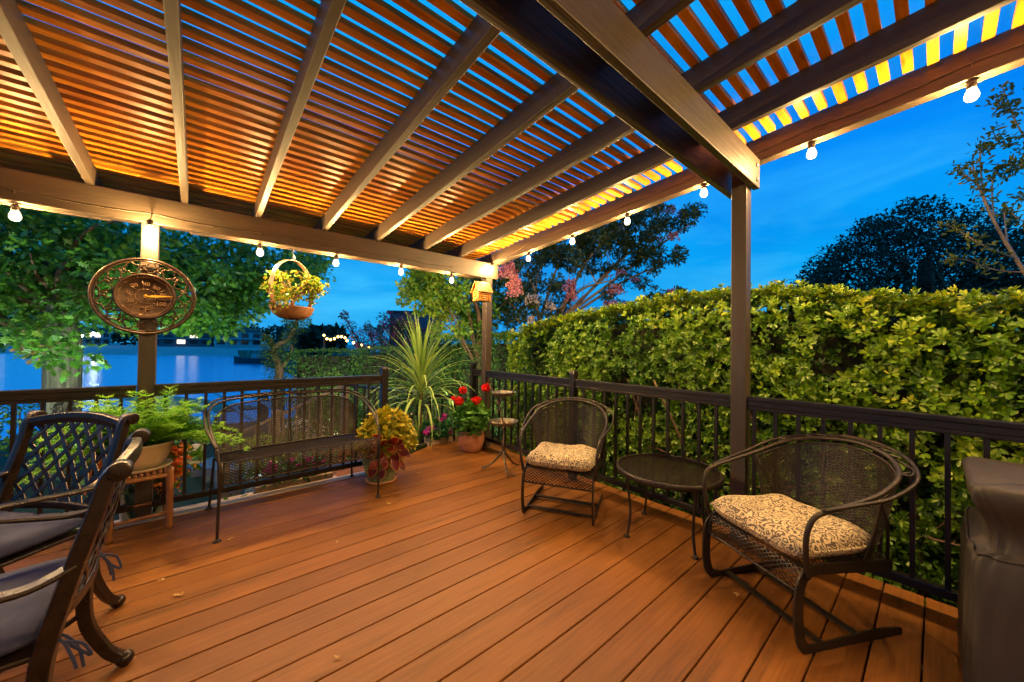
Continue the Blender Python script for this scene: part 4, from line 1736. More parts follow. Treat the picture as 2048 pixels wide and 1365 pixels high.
# ---- begonia in dark green pot behind the post
bg_ = thing('potted_begonia', 'orange flowering begonia in a dark green pot behind the left post', 'potted plant', (3.02, -.29, -.135), 0)
pot(bg_, [(.001, 0), (.09, 0), (.105, .01), (.135, .15), (.145, .30), (.15, .34), (.15, .365), (.138, .365), (.13, .33), (.001, .33)], M['dark_green'], 'pot', (.132, .345))
P = rng.normal(size=(420, 3)) * [.15, .09, .10] + [0, 0, .47]
leaves('foliage', P, rdir(420, .3), rdir(420, 1.2), rng.uniform(.05, .09, 420), rng.uniform(.035, .06, 420), 'heart', G['begonia'], bg_)
for cx, cz in ((-.19, .50), (.19, .50), (-.17, .40), (.20, .42), (-.12, .30)):
    n = 150
    cc = rng.normal(size=(n, 3)) * [.032, .035, .035] + [cx, .08, cz]
    leaves('blossom', cc, rdir(n, .1), rdir(n, .5), rng.uniform(.02, .034, n), rng.uniform(.018, .03, n), 'round', G['orange'], bg_)

# ---- coleus in green scale pot
cp_ = thing('potted_coleus', 'yellow and dark red coleus in a green fish scale pot beside the bench', 'potted plant', (1.455, .285, 0), 0)
pot(cp_, [(.001, 0), (.118, 0), (.132, .006), (.138, .022), (.130, .024), (.110, .010), (.001, .010)], M['terracotta'], 'saucer')
b = MB()
seg, rows = 84, 50
V = []
for i in range(rows + 1):
    v = i / rows
    r = .104 + .060 * math.sin(v * 1.45)
    for q in range(seg):
        g = 2 * math.pi * q / seg
        rw = v * 8
        k = math.floor(rw)
        ph = (g * 14 / (2 * math.pi) + .5 * (k % 2)) % 1 - .5
        fz = rw - k
        sc_ = max(0, 1 - (ph * 2) ** 2 - (fz - .95) ** 2 * .8)
        bump_ = .0085 * (1 - fz) * (1 if (ph * 2) ** 2 + (1 - fz - 0.0) ** 2 * .0 < 1 else 0) * math.cos(ph * math.pi) ** .6 if 0 < v < .93 else .003
        V.append(((r + bump_) * math.cos(g), (r + bump_) * math.sin(g), .012 + v * .225))
F = [(i * seg + q, i * seg + (q + 1) % seg, (i + 1) * seg + (q + 1) % seg, (i + 1) * seg + q) for i in range(rows) for q in range(seg)]
b.add(V, F, True)
b.lathe([(.166, .235), (.170, .240), (.168, .250), (.158, .250), (.152, .235), (.150, .215), (.001, .215)], seg, cap=False)
b.build('pot', M['green_glaze'], cp_)
n = 1300
d = rdir(n, .15)
d[:, 2] = np.abs(d[:, 2]) * 1.05 - .18
rr = rng.uniform(.55, 1.0, (n, 1)) ** .4
P = d * rr * [.235, .215, .34] + [-.050, .0, .345]
P[:, 2] = np.maximum(P[:, 2], .245 + rng.rand(n) * .05)
dd = nrmz(d * [1, 1, .4] + rng.normal(size=(n, 3)) * .45 + [0, 0, -.25])
leaves('yellow_foliage', P, dd, d + [0, 0, .6] + rng.normal(size=(n, 3)) * .3, rng.uniform(.045, .08, n), rng.uniform(.028, .048, n), 'heart', G['yellow'], cp_)
n = 44
tocam = nrmz(CAM[:2] - np.array([1.455, .285]))
rt2 = np.array([-tocam[1], tocam[0]])
ua, va = rng.uniform(-.06, .155, n), rng.uniform(.17, .40, n)
base = np.stack([tocam[0] * .215 + rt2[0] * ua, tocam[1] * .215 + rt2[1] * ua, va], 1) + rng.normal(size=(n, 3)) * .015
cc = base.mean(0)
D = nrmz((base - cc) * [1, 1, 1.2] + [0, 0, -.07] + rng.normal(size=(n, 3)) * .03 + np.array([tocam[0], tocam[1], 0]) * .045)
Nn = np.tile(np.array([tocam[0], tocam[1], .45]), (n, 1)) + rng.normal(size=(n, 3)) * .25
Ls = rng.uniform(.06, .10, n)
leaves('leaf_edge', base - D * .003 - nrmz(Nn - D * (Nn * D).sum(1, keepdims=True)) * .006, D, Nn, Ls * 1.05, Ls * .79, 'heart', G['edge'], cp_)
leaves('red_foliage', base, D, Nn, Ls, Ls * .70, 'heart', G['red'], cp_)

# ---- tall spiky dracaena on the landing
dc = thing('dracaena', 'tall spiky green dracaena with drooping strap leaves at the deck opening', 'potted plant', (.545, -.77, -.33), 0)
pot(dc, [(.001, 0), (.13, 0), (.15, .02), (.185, .28), (.20, .31), (.20, .335), (.185, .335), (.175, .30), (.001, .30)], M['dark_green'], 'pot', (.178, .315))
b = MB()
b.tube(curve([(0, 0, .30), (.01, 0, .6), (.0, .01, .95), (.005, 0, 1.27)], 6), [.024] * 19, 10)
b.build('stem', M['bark_brown'], dc)


def straps(name, base, spec, mat, parent, seed):
    r = np.random.RandomState(seed)
    V, F, T = [], [], []
    for (a, el, ln, w, droop, z0) in spec:
        e = np.array([math.cos(a), math.sin(a), 0])
        s = np.array([-e[1], e[0], 0])
        m0 = len(V)
        n = 16
        for q in range(n + 1):
            u = q / n
            ang = el - droop * u ** 1.5
            if q == 0:
                p = np.array(base) + [0, 0, z0] + e * .015
            else:
                p = p + (e * math.cos(ang) + np.array([0, 0, math.sin(ang)])) * ln / n
            ww = w * (.55 + .45 * min(1, u * 5)) * (1 - max(0, u - .45) / .56) ** .8
            up = -e * math.sin(ang) + np.array([0, 0, math.cos(ang)])
            V += [p - s * ww / 2 + up * ww * .12, p - up * ww * .06, p + s * ww / 2 + up * ww * .12]
        tv = r.rand()
        T += [tv] * (3 * (n + 1))
        for q in range(n):
            i = m0 + 3 * q
            F += [(i, i + 1, i + 4, i + 3), (i + 1, i + 2, i + 5, i + 4)]
    me = bpy.data.meshes.new(name)
    me.from_pydata([tuple(v) for v in V], [], F)
    at_ = me.attributes.new('tint', 'FLOAT', 'POINT')
    at_.data.foreach_set('value', np.array(T, np.float32))
    me.polygons.foreach_set('use_smooth', [True] * len(F))
    me.materials.append(mat)
    o = bpy.data.objects.new(name, me)
    C.objects.link(o)
    o.parent = parent
    return o


spec = []
for k in range(125):
    f = k / 125
    a = k * 2.39996 + rng.normal() * .1
    el = 1.50 - 1.15 * f + rng.normal() * .08
    ln = rng.uniform(.74, 1.02) * (.98 if f > .2 else .80)
    droop = (.15 if f < .3 else .3 + 2.9 * (f - .3)) + rng.rand() * .35
    spec.append((a, el, ln, rng.uniform(.024, .036), droop, 1.27 - .50 * f))
straps('strap_leaves', (0, 0, 0), spec, G['strap'], dc, 4)
spec = []
for k in range(26):
    spec.append((rng.uniform(0, 6.28), rng.uniform(.9, 1.45), rng.uniform(.35, .55), .026, rng.uniform(.5, 1.2), .32))
straps('young_strap_leaves', (.03, .03, 0), spec, G['strap'], dc, 5)

# ---- geranium
ge = thing('potted_geranium', 'red geranium in a round terracotta pot at the corner post', 'potted plant', (.287, .012, 0), 0)
pot(ge, [(.001, 0), (.096, 0), (.106, .008), (.128, .05), (.148, .11), (.156, .165), (.152, .205), (.146, .222), (.152, .232), (.150, .244), (.138, .244), (.134, .22), (.001, .215)], M['terracotta'], 'pot', (.13, .228))
n = 620
d = rdir(n, .25)
P = d * [.20, .19, .20] * (rng.uniform(.35, 1, (n, 1)) ** .5) + [0, 0, .365]
P[:, 2] = np.maximum(P[:, 2], .21)
leaves('foliage', P, nrmz(d * [1, 1, .3] + rng.normal(size=(n, 3)) * .4), d * .7 + [0, 0, .8] + rng.normal(size=(n, 3)) * .3, rng.uniform(.04, .075, n), rng.uniform(.045, .08, n), 'round', G['geranium'], ge)


def on_plane_y(px, py, Y):
    d = cam_dir((px - 1024) / FPX, -(py - 682.5) / FPX, 1.0)
    return CAM + d * (Y - CAM[1]) / d[1]


for px, py, r in ((918, 803, .042), (953, 802, .047), (972, 776, .044), (926, 781, .030), (907, 797, .014)):
    q = on_plane_y(px, py, .05) - np.array([.287, .012, 0])
    n = 190 if r > .02 else 40
    d = rdir(n)
    P = q + d * r * rng.uniform(.6, 1, (n, 1)) * [1, 1, .85]
    fl = leaves('flower_head', P, nrmz(d + rng.normal(size=(n, 3)) * .6), d, .022, .020, 'round', G['scarlet'], ge)
    b = MB()
    b.tube(curve([q, q * [.7, .7, 1] + [0, 0, -.09], (q[0] * .3, q[1] * .3, .34)], 5), .0028, 6)
    b.build('flower_stalk', G['geranium'], ge)

# ---- tub of purple impatiens
im = thing('potted_impatiens', 'purple impatiens in a pale wooden tub below the geranium', 'potted plant', (.405, -.600, -.33), 0)
b = MB()
for k in range(14):
    g0, g1 = 2 * math.pi * k / 14 + .012, 2 * math.pi * (k + 1) / 14 - .012
    V = []
    for z, r in ((0, .125), (.40, .155)):
        V += [(r * math.cos(g0), r * math.sin(g0), z), (r * math.cos(g1), r * math.sin(g1), z), ((r - .018) * math.cos(g1), (r - .018) * math.sin(g1), z), ((r - .018) * math.cos(g0), (r - .018) * math.sin(g0), z)]
    b.hexa(V)
b.build('tub', M['pale_wood'], im, bevel=.003)
n = 420
d = rdir(n, .3)
P = d * [.21, .19, .13] * (rng.uniform(.3, 1, (n, 1)) ** .5) + [0, 0, .47]
leaves('foliage', P, nrmz(d * [1, 1, .2] + rng.normal(size=(n, 3)) * .4), d * .5 + [0, 0, .8], rng.uniform(.05, .085, n), rng.uniform(.026, .042, n), 'oval', G['impatiens'], im)
for px, py in ((882, 840), (852, 865), (900, 862), (890, 832), (862, 857)):
    q = on_plane_y(px, py, -.43) - np.array([.405, -.600, -.33])
    n = 26
    P = q + rng.normal(size=(n, 3)) * .014
    leaves('flower', P, rdir(n), rdir(n, .5) + [.5, .6, .2], .024, .026, 'round', G['purple'], im)

# ---- bonsai in a hoop
hp = thing('hanging_planter', 'round iron hoop planter with a small bonsai hanging under the beam', 'hanging planter', (2.125, -.035, 1.43), math.radians(44))
b = MB()
R_ = .252
n = 72
pts = [(R_ * math.sin(2 * math.pi * k / n), 0, R_ - R_ * math.cos(2 * math.pi * k / n)) for k in range(n)]
V, F = [], []
for k in range(n):
    g = 2 * math.pi * k / n
    er = np.array([math.sin(g), 0, -math.cos(g)])
    c = np.array(pts[k])
    for dy, dr in ((-.017, 0), (.017, 0), (.017, .005), (-.017, .005)):
        V.append(c + er * dr + np.array([0, dy, 0]))
for k in range(n):
    j = (k + 1) % n
    for q in range(4):
        r = (q + 1) % 4
        F.append((k * 4 + q, k * 4 + r, j * 4 + r, j * 4 + q))
b.add(V, F)
b.build('hoop', M['brown_pot'], hp)
b = MB()
seg = 36
prof = [(.02, .006), (.10, .010), (.150, .045), (.175, .10), (.178, .108), (.166, .108), (.140, .06), (.02, .05)]
V = []
for r, z in prof:
    for q in range(seg):
        g = 2 * math.pi * q / seg
        V.append((r * math.cos(g) * 1.18, r * math.sin(g) * .80, z))
F = [(i * seg + q, i * seg + (q + 1) % seg, (i + 1) * seg + (q + 1) % seg, (i + 1) * seg + q) for i in range(len(prof) - 1) for q in range(seg)]
F += [tuple(range(seg))[::-1]]
b.add(V, F, True)
b.lathe([(.001, .085), (.118, .085)], 24, cap=False)
b.build('bowl', M['brown_pot'], hp)
b = MB()
b.tube(curve([(0, 0, .07), (.02, .01, .13), (-.01, .0, .19), (.01, .0, .26)], 5), [.024 - .001 * i for i in range(16)], 8)
tips = []
for k in range(15):
    a = rng.uniform(0, 6.28)
    e = np.array([math.cos(a) * rng.uniform(.13, .25), math.sin(a) * rng.uniform(.13, .24), rng.uniform(-.02, .18)])
    s0 = np.array([0, 0, .15 + .09 * rng.rand()])
    b.tube(curve([s0, s0 + e * .5 + [0, 0, .035], s0 + e], 5), [.009 - .0006 * i for i in range(11)], 6)
    tips += [s0 + e, s0 + e * .75, s0 + e * .9 + rng.normal(size=3) * .03]
tips += [np.array([.24, .10, .12]), np.array([.28, .12, .16]), np.array([.26, .05, .20]), np.array([.30, .14, .12]), np.array([.2, .0, .1]), np.array([-.02, .0, .38]), np.array([.05, -.03, .36])]
b.build('trunk', M['bark_brown'], hp)
tips = np.array(tips)
n = 1500
c = tips[rng.randint(len(tips), size=n)]
d = rdir(n, .35)
P = c + d * .042 * rng.uniform(.3, 1, (n, 1))
leaves('foliage', P, nrmz(d + rng.normal(size=(n, 3)) * .4), d + [0, 0, .5], rng.uniform(.024, .038, n), rng.uniform(.018, .027, n), 'oval', G['jade'], hp)
b = MB()
b.tube([(0, 0, .615), (0, 0, .60), (.006, 0, .585), (.012, 0, .572), (.006, 0, .560), (-.006, 0, .552), (-.012, 0, .54), (0, 0, .526), (.012, 0, .538), (.004, 0, .552)], .0024, 6)
b.tube(circ(.014, 16, 0, 0, .517), .0024, 6, closed=True)
b.build('hook', M['steel'], hp)

# ---- planter trough behind the bench, and beds
pt = thing('flower_trough', 'low trough of purple impatiens behind the bench, outside the railing', 'planter', (2.05, -.22, -.14), 0)
b = MB()
b.box((-.30, -.09, 0), (.30, .09, .16))
b.build('trough', M['pale_wood'], pt, bevel=.005)
n = 500
P = rng.normal(size=(n, 3)) * [.16, .06, .05] + [0, .0, .235]
leaves('foliage', P, rdir(n, .2), rdir(n, 1.2), rng.uniform(.04, .07, n), rng.uniform(.02, .035, n), 'oval', G['impatiens'], pt)
for k in range(11):
    q = np.array([rng.uniform(-.24, .22), .05, .26 + rng.uniform(-.04, .07)])
    n = 22
    leaves('flower', q + rng.normal(size=(n, 3)) * .013, rdir(n), rdir(n, .4) + [.1, .8, .3], .022, .024, 'round', G['purple'], pt)

# ================================================================== fallen leaves on the deck
G['dry'] = mat_leaf('dry_leaf', [(.30, .15, .05), (.45, .28, .09), (.55, .42, .16)], .7, .15)


def on_ground(px, py, z=0.0):
    d = cam_dir((px - 1024) / FPX, -(py - 682.5) / FPX, 1.0)
    return CAM + d * (z - CAM[2]) / d[2]


fallen = [(362, 1196, .040, 'pale three lobed fallen leaf near the dining chair'), (232, 1218, .030, 'small pale fallen leaf beside the dining chair leg'), (775, 1012, .045, 'curled brown leaf on the deck in front of the coleus pot'),
          (840, 948, .036, 'yellow fallen leaf to the right of the coleus pot'), (586, 978, .040, 'olive brown leaf scrap under the bench'), (452, 1082, .036, 'dark leaf scrap beside the bench foot'),
          (670, 1088, .022, 'tiny brown leaf in the middle of the boards'), (1480, 1192, .034, 'curled tan leaf under the near armchair'), (1590, 1148, .034, 'orange dry leaf behind the near armchair runner'),
          (328, 1163, .026, 'dark sliver of leaf on the boards by the bench leg'), (676, 1323, .024, 'dark red speck of leaf at the front of the deck'), (218, 1178, .024, 'narrow leaf by the rear dining chair foot')]
for px, py, s, lab in fallen:
    q = on_ground(px, py)
    lf = thing('fallen_leaf', lab, 'leaf', (q[0], q[1], .004), rng.uniform(0, 6.28), group='fallen leaves on the deck')
    n = 2
    leaves('blade', [(0, 0, .002), (.3 * s, .1 * s, .003)], [(1, .1, .12), (.3, 1, .15)], [(0, .2, 1), (.1, 0, 1)], s, s * .55, 'oak', G['dry'], lf)
# ================================================================== vegetation helpers
def rosettes(name, centres, outd, per, L, Wd, tmpl, mat, parent, tintc=None, flat=.9):
    n = len(centres)
    C0 = np.repeat(centres, per, 0)
    O = np.repeat(nrmz(outd), per, 0)
    a = rng.uniform(0, 2 * math.pi, n * per)
    ref = np.where(np.abs(O[:, 2:3]) > .9, np.array([[1.0, 0, 0]]), np.array([[0, 0, 1.0]]))
    u = nrmz(np.cross(O, ref))
    v = np.cross(O, u)
    ring = u * np.cos(a)[:, None] + v * np.sin(a)[:, None]
    D = O * rng.uniform(.15, 1.0, (n * per, 1)) + ring * flat
    N = O * 1.0 - ring * .45 + rng.normal(size=(n * per, 3)) * .25
    Ls = L * rng.uniform(.7, 1.2, n * per)
    t = None
    if tintc is not None:
        t = np.clip(np.repeat(tintc, per) + rng.normal(size=n * per) * .13, 0, 1)
    return leaves(name, C0 + D * .006, D, N, Ls, Ls * Wd, tmpl, mat, parent, t)


def lump(P, s, seed):
    """cheap smooth 3-D noise from a few sines"""
    r = np.random.RandomState(seed)
    o = np.zeros(len(P))
    for k in range(7):
        w = r.normal(size=3) * s * (1 + .35 * k)
        o += np.sin(P @ w + r.rand() * 6.28) / (1 + .3 * k)
    return o / 3.0


M['heart'] = mat_basic('dark_hedge_core', (.012, .014, .006), .95, 0, .7, 14, bump=1.0)  # near black, for the slab added to block gaps inside hedges
LV = dict(
    hedge=mat_leaf('glossy_hedge_leaf', [(.018, .075, .005), (.055, .15, .007), (.12, .24, .010), (.23, .34, .013), (.40, .43, .022)], .33, .22, .5),
    clipped=mat_leaf('clipped_hedge_leaf', [(.018, .07, .008), (.04, .13, .014), (.09, .20, .022), (.15, .25, .03)], .42, .22),
    oak=mat_leaf('oak_leaf', [(.02, .09, .010), (.045, .17, .018), (.09, .24, .025), (.16, .29, .03)], .38, .3),
    oakdry=mat_leaf('browned_oak_leaf', [(.20, .12, .05), (.36, .25, .10)], .6, .3),
    myrtle=mat_leaf('myrtle_leaf', [(.016, .035, .010), (.035, .065, .014), (.07, .10, .02), (.10, .12, .03)], .42, .25),
    lime=mat_leaf('fresh_green_leaf', [(.05, .17, .015), (.12, .28, .02), (.24, .36, .04), (.36, .38, .07)], .35, .3),
    dark=mat_leaf('dark_tree_leaf', [(.012, .024, .014), (.022, .040, .020), (.035, .055, .026)], .6, .15),
    conifer=mat_leaf('juniper_leaf', [(.012, .05, .010), (.03, .085, .014), (.06, .10, .02)], .6, .15),
    pink=mat_leaf('pink_blossom', [(.50, .13, .20), (.66, .26, .30), (.78, .42, .40)], .6, .35),
    lilac=mat_leaf('lilac_blossom', [(.36, .14, .34), (.50, .26, .46)], .6, .3),
    pale=mat_leaf('pale_blossom', [(.50, .40, .40), (.62, .52, .48)], .6, .3),
    magenta=mat_leaf('magenta_blossom', [(.42, .02, .13), (.62, .06, .22), (.70, .16, .28)], .6, .3),
    maple=mat_leaf('dark_maple_leaf', [(.035, .020, .016), (.07, .04, .028)], .6, .2),
)


def hedge(label, a, c, depth, z0, topf, dens, L, per, mat, seed, tmpl='oval', front=(0, 0), gaps=.0, wid=.55, big=1.0):
    """clipped hedge along a->c, `front` the outward direction of the side that is seen"""
    a, c = np.array(a, float), np.array(c, float)
    ln = np.linalg.norm(c - a)
    ax = (c - a) / ln
    fr_ = np.array([*front, 0.0])
    root = thing('hedge', label, 'hedge', (*(a + c)[:2] / 2, z0))
    base = np.array([*(a + c)[:2] / 2, z0])
    r = np.random.RandomState(seed)
    cs, os_, ts = [], [], []

    def wl(s):       # waviness of the face
        return s
    nfront = int(dens * ln * 2.4)
    s = r.rand(nfront) * (ln + .1) - .05
    top = np.array([topf(q) for q in s])
    z = z0 + (top - z0) * r.rand(nfront) ** .85
    dep = np.abs(r.normal(size=nfront)) * .16
    P = np.array([*a[:2], 0]) + s[:, None] * np.array([*ax[:2], 0]) - fr_ * dep[:, None]
    P[:, 2] = z
    ph = lump(P, 1.6, seed + 1)
    P += fr_ * (ph * .10)[:, None]
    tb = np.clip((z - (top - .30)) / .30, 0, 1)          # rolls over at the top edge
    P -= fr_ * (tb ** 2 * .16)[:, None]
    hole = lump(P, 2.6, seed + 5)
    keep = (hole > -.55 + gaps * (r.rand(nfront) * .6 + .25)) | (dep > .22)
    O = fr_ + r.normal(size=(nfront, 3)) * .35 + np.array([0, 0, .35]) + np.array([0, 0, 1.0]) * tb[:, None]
    T = .42 + .20 * lump(P, 3.0, seed + 3) - dep * .9 + .22 * tb + r.normal(size=nfront) * .08  # tint darker inside, lighter at the rim: shading put into leaf colour
    cs.append(P[keep]); os_.append(O[keep]); ts.append(T[keep])
    ntop = int(dens * ln * depth * 1.0)
    s = r.rand(ntop) * ln
    d = r.rand(ntop) * depth
    P = np.array([*a[:2], 0]) + s[:, None] * np.array([*ax[:2], 0]) - fr_ * (d + .05)[:, None]
    P[:, 2] = np.array([topf(q) for q in s]) + r.normal(size=ntop) * .025 - .04 * lump(P, 3, seed) ** 2 + .03 * lump(P, 5, seed)
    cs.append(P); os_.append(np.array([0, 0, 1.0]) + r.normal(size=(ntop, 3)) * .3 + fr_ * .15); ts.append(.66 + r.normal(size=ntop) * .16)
    for e, sg in ((a, -1), (c, 1)):                       # the two ends
        ne = int(dens * depth * 1.6)
        d = r.rand(ne) * depth
        tp = topf(0 if sg < 0 else ln)
        P = np.array([*e[:2], 0]) - fr_ * d[:, None] + np.array([*ax[:2], 0]) * (sg * (.03 + .06 * r.rand(ne)))[:, None]
        P[:, 2] = z0 + (tp - z0) * r.rand(ne)
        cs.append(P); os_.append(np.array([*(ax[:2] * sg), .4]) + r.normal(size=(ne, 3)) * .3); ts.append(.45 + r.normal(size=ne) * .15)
    P, O, T = np.concatenate(cs), np.concatenate(os_), np.concatenate(ts)
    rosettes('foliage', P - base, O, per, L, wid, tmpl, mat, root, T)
    b = MB()
    for k in range(int(ln * 5)):
        s0 = r.rand() * ln
        p0 = np.array([*a[:2], 0]) + s0 * np.array([*ax[:2], 0]) - fr_ * (.25 + .3 * r.rand())
        p0[2] = z0
        h = topf(s0) - z0 - .12
        p1 = p0 + np.array([r.normal() * .12, r.normal() * .12, h * .45])
        p2 = p1 + np.array([r.normal() * .2, r.normal() * .2, h * .3])
        b.tube(curve([p0 - base, p1 - base, p2 - base], 4), [.020 - .0014 * i for i in range(9)], 6)
        for q in range(3):
            e = p1 + fr_ * r.uniform(.12, .34) + np.array([r.normal() * .2, r.normal() * .2, r.uniform(.0, .35)])
            b.tube([p1 - base, (p1 + e) / 2 - base + r.normal(size=3) * .03, e - base], [.011, .008, .004], 5)
    b.build('branches', M['bark_brown'], root)
    hb_ = MB()                                             # dark slab added inside the hedge so sky does not show through
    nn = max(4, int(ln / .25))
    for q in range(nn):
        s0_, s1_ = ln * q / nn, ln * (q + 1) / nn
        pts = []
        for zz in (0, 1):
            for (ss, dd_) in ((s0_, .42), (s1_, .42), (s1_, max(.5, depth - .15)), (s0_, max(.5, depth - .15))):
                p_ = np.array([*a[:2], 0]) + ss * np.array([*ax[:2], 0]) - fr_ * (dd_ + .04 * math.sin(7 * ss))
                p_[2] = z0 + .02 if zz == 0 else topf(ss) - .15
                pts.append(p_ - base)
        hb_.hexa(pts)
    hb_.build('hedge_blocker', M['heart'], root)
    # extra inner leaves, tinted dark as if shaded, so light does not leak through
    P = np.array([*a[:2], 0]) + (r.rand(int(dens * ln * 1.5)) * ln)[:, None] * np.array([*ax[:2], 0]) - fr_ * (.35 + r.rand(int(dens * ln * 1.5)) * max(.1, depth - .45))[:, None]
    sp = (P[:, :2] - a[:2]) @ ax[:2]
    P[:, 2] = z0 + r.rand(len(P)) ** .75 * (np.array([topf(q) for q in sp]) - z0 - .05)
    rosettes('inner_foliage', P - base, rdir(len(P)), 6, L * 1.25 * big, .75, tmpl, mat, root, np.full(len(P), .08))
    return root


def interp(xs, ys):
    return lambda s: float(np.interp(s, xs, ys))


# tall glossy hedge along the railing
hy = [-.35, .0, .39, .94, 1.58, 2.09, 2.5, 2.75, 3.15, 3.5, 3.8, 4.8]
hz_ = [1.44, 1.48, 1.545, 1.62, 1.69, 1.715, 1.72, 1.70, 1.625, 1.545, 1.515, 1.50]
hf = interp(np.array(hy) + .35, hz_)
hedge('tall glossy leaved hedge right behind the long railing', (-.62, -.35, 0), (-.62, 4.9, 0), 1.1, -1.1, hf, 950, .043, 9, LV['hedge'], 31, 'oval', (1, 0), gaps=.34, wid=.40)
# a single shoot standing above the hedge
tw = thing('hedge_shoot', 'single leafy shoot sticking up above the tall hedge', 'shoot', (-.86, 2.72, 1.60))
P = np.array([[0, 0, .03 + .018 * i] for i in range(8)]) + rng.normal(size=(8, 3)) * .006
rosettes('foliage', P, np.tile([0, 0, 1.0], (8, 1)), 4, .055, .45, 'oval', LV['hedge'], tw, np.full(8, .9), .7)
hedge('lower clipped hedge behind the corner post', (-1.15, -4.4, 0), (-1.15, -.25, 0), .9, -1.1, lambda s: 1.41 - .02 * math.sin(s * 2), 620, .032, 6, LV['clipped'], 41, 'oval', (1, 0), gaps=.2, wid=.5)
p0, p1 = at(905, 700, 7.6), at(708, 700, 7.6)
dv = nrmz(np.array([p1[0] - p0[0], p1[1] - p0[1]]))
fr2 = np.array([-dv[1], dv[0]])
if fr2 @ (CAM[:2] - p0[:2]) < 0:
    fr2 = -fr2
hedge('square clipped hedge behind the dracaena', (*p0[:2], 0), (*p1[:2], 0), .8, -1.2, lambda s: 1.13 + .015 * math.sin(5 * s), 420, .030, 5, LV['clipped'], 51, 'diamond', tuple(fr2), wid=.6)
p0, p1 = at(716, 703, 10.2), at(575, 703, 10.2)
hedge('rounded dark hedge by the shore behind the bench', (*p0[:2], 0), (*p1[:2], 0), .9, -1.5, lambda s: 1.02 - .12 * max(0, s - 1.5) ** 2, 300, .040, 5, LV['clipped'], 61, 'diamond', tuple(fr2), wid=.6)


def ball_shrub(name, label, c, r, mat, n, L, tmpl='oval', sc=(1, 1, .85), seed=0, per=5, cat='shrub', group=None):
    root = thing(name, label, cat, (c[0], c[1], c[2] - r * sc[2]), group=group)
    d = rdir(n)
    P = d * r * np.array(sc) * (rng.uniform(.5, 1, (n, 1)) ** .4) * (1 + .12 * lump(d, 3, seed)[:, None]) + [0, 0, r * sc[2]]
    rosettes('foliage', P, d + [0, 0, .3], per, L, .55, tmpl, mat, root, np.clip(.5 + .2 * lump(P, 6, seed) + rng.normal(size=n) * .1, 0, 1))
    b = MB()
    for k in range(5):
        e = rdir(1, .8)[0] * r * .7
        b.tube([(0, 0, 0), e * .5 + [0, 0, r * .3], e + [0, 0, r * .5]], [.014, .01, .005], 5)
    b.build('stems', M['bark_brown'], root)
    return root


ball_shrub('clipped_shrub', 'light green clipped dome shrub in front of the far hedge', at(662, 775, 8.2), .42, LV['lime'], 500, .035, seed=2)
ball_shrub('leafy_shrub', 'low green shrub seen between the stair railing posts', at(655, 825, 6.2), .33, LV['clipped'], 320, .05, seed=4)
ball_shrub('leafy_shrub', 'rounded green shrub low behind the right end of the bench', at(705, 850, 6.0), .30, LV['clipped'], 300, .05, seed=6)
ball_shrub('leafy_shrub', 'yellow green bush behind the left half of the bench', at(520, 905, 4.6), .26, LV['lime'], 300, .04, seed=8)
ball_shrub('leafy_shrub', 'yellow green bush lower down the garden steps', at(575, 890, 5.4), .24, LV['lime'], 260, .04, seed=9)
ball_shrub('leafy_shrub', 'dark bush behind the lattice backed dining chair', at(40, 850, 7.0), .7, LV['clipped'], 700, .05, seed=10)
ball_shrub('leafy_shrub', 'dark bush at the foot of the oak trunk', at(175, 880, 6.2), .5, LV['clipped'], 500, .05, seed=12)
sh = ball_shrub('white_flowers', 'mound of white flowers behind the bench', at(615, 868, 6.0), .30, LV['clipped'], 220, .04, sc=(1.5, 1, .6), seed=14, cat='flowers')
n = 420
d = rdir(n, .4)
leaves('blossom', d * [.46, .32, .22] + [0, 0, .20], rdir(n), d, .034, .032, 'round', G['white'], sh)
sh = ball_shrub('white_flowers', 'small white flowers at the foot of the dracaena', at(820, 815, 5.0), .20, G['impatiens'], 160, .04, seed=15, cat='flowers')
n = 60
d = rdir(n, .4)
leaves('blossom', d * .22 + [0, 0, .19], rdir(n), d, .028, .028, 'round', G['white'], sh)
mp_ = thing('laceleaf_maple', 'dark drooping laceleaf maple outside the railing by the fern', 'tree', at(390, 940, 4.3))
b = MB()
tips = []
for k in range(16):
    a = rng.uniform(0, 6.28)
    e = np.array([math.cos(a), math.sin(a), 0])
    ln = rng.uniform(.25, .6)
    q = curve([(0, 0, 0), e * .05 + [0, 0, .28], e * ln * .6 + [0, 0, .42], e * ln + [0, 0, .22]], 5)
    b.tube(q, [.016 - .0008 * i for i in range(16)], 6)
    tips += q[7:]
b.build('trunk', M['bark_brown'], mp_)
tips = np.array(tips)
n = 1500
P = tips[rng.randint(len(tips), size=n)] + rng.normal(size=(n, 3)) * .05
leaves('foliage', P, rdir(n, -.5), rdir(n, 1), .06, .010, 'lance', LV['maple'], mp_)
so = thing('stone_ornament', 'pale carved stone ornament on the ledge beyond the railing', 'ornament', at(390, 905, 4.0) + [0, 0, -.09])
b = MB()
b.ball((0, 0, .09), .085, 20, 14, (1.05, .7, 1.1))
for k in range(3):
    b.tube([(.055 * math.cos(a) * (1 - k * .25), .055 + .006 * k, .09 + .06 * math.sin(a) * (1 - k * .25)) for a in np.linspace(0, 6.28, 24)], .009, 6)
b.build('carving', M['stone'], so)
b = MB()
b.box((-.06, -.05, -.03), (.06, .05, .015))
b.build('foot', M['stone'], so, bevel=.005)

# ================================================================== stair railing below the opening
sr = thing('stair_railing', 'grey brown railing running down the garden steps below the deck', 'railing', (0, 0, 0))
A = at(690, 766, 5.5)
B_ = at(452, 875, 4.7)
Cc = at(935, 794, 4.75)


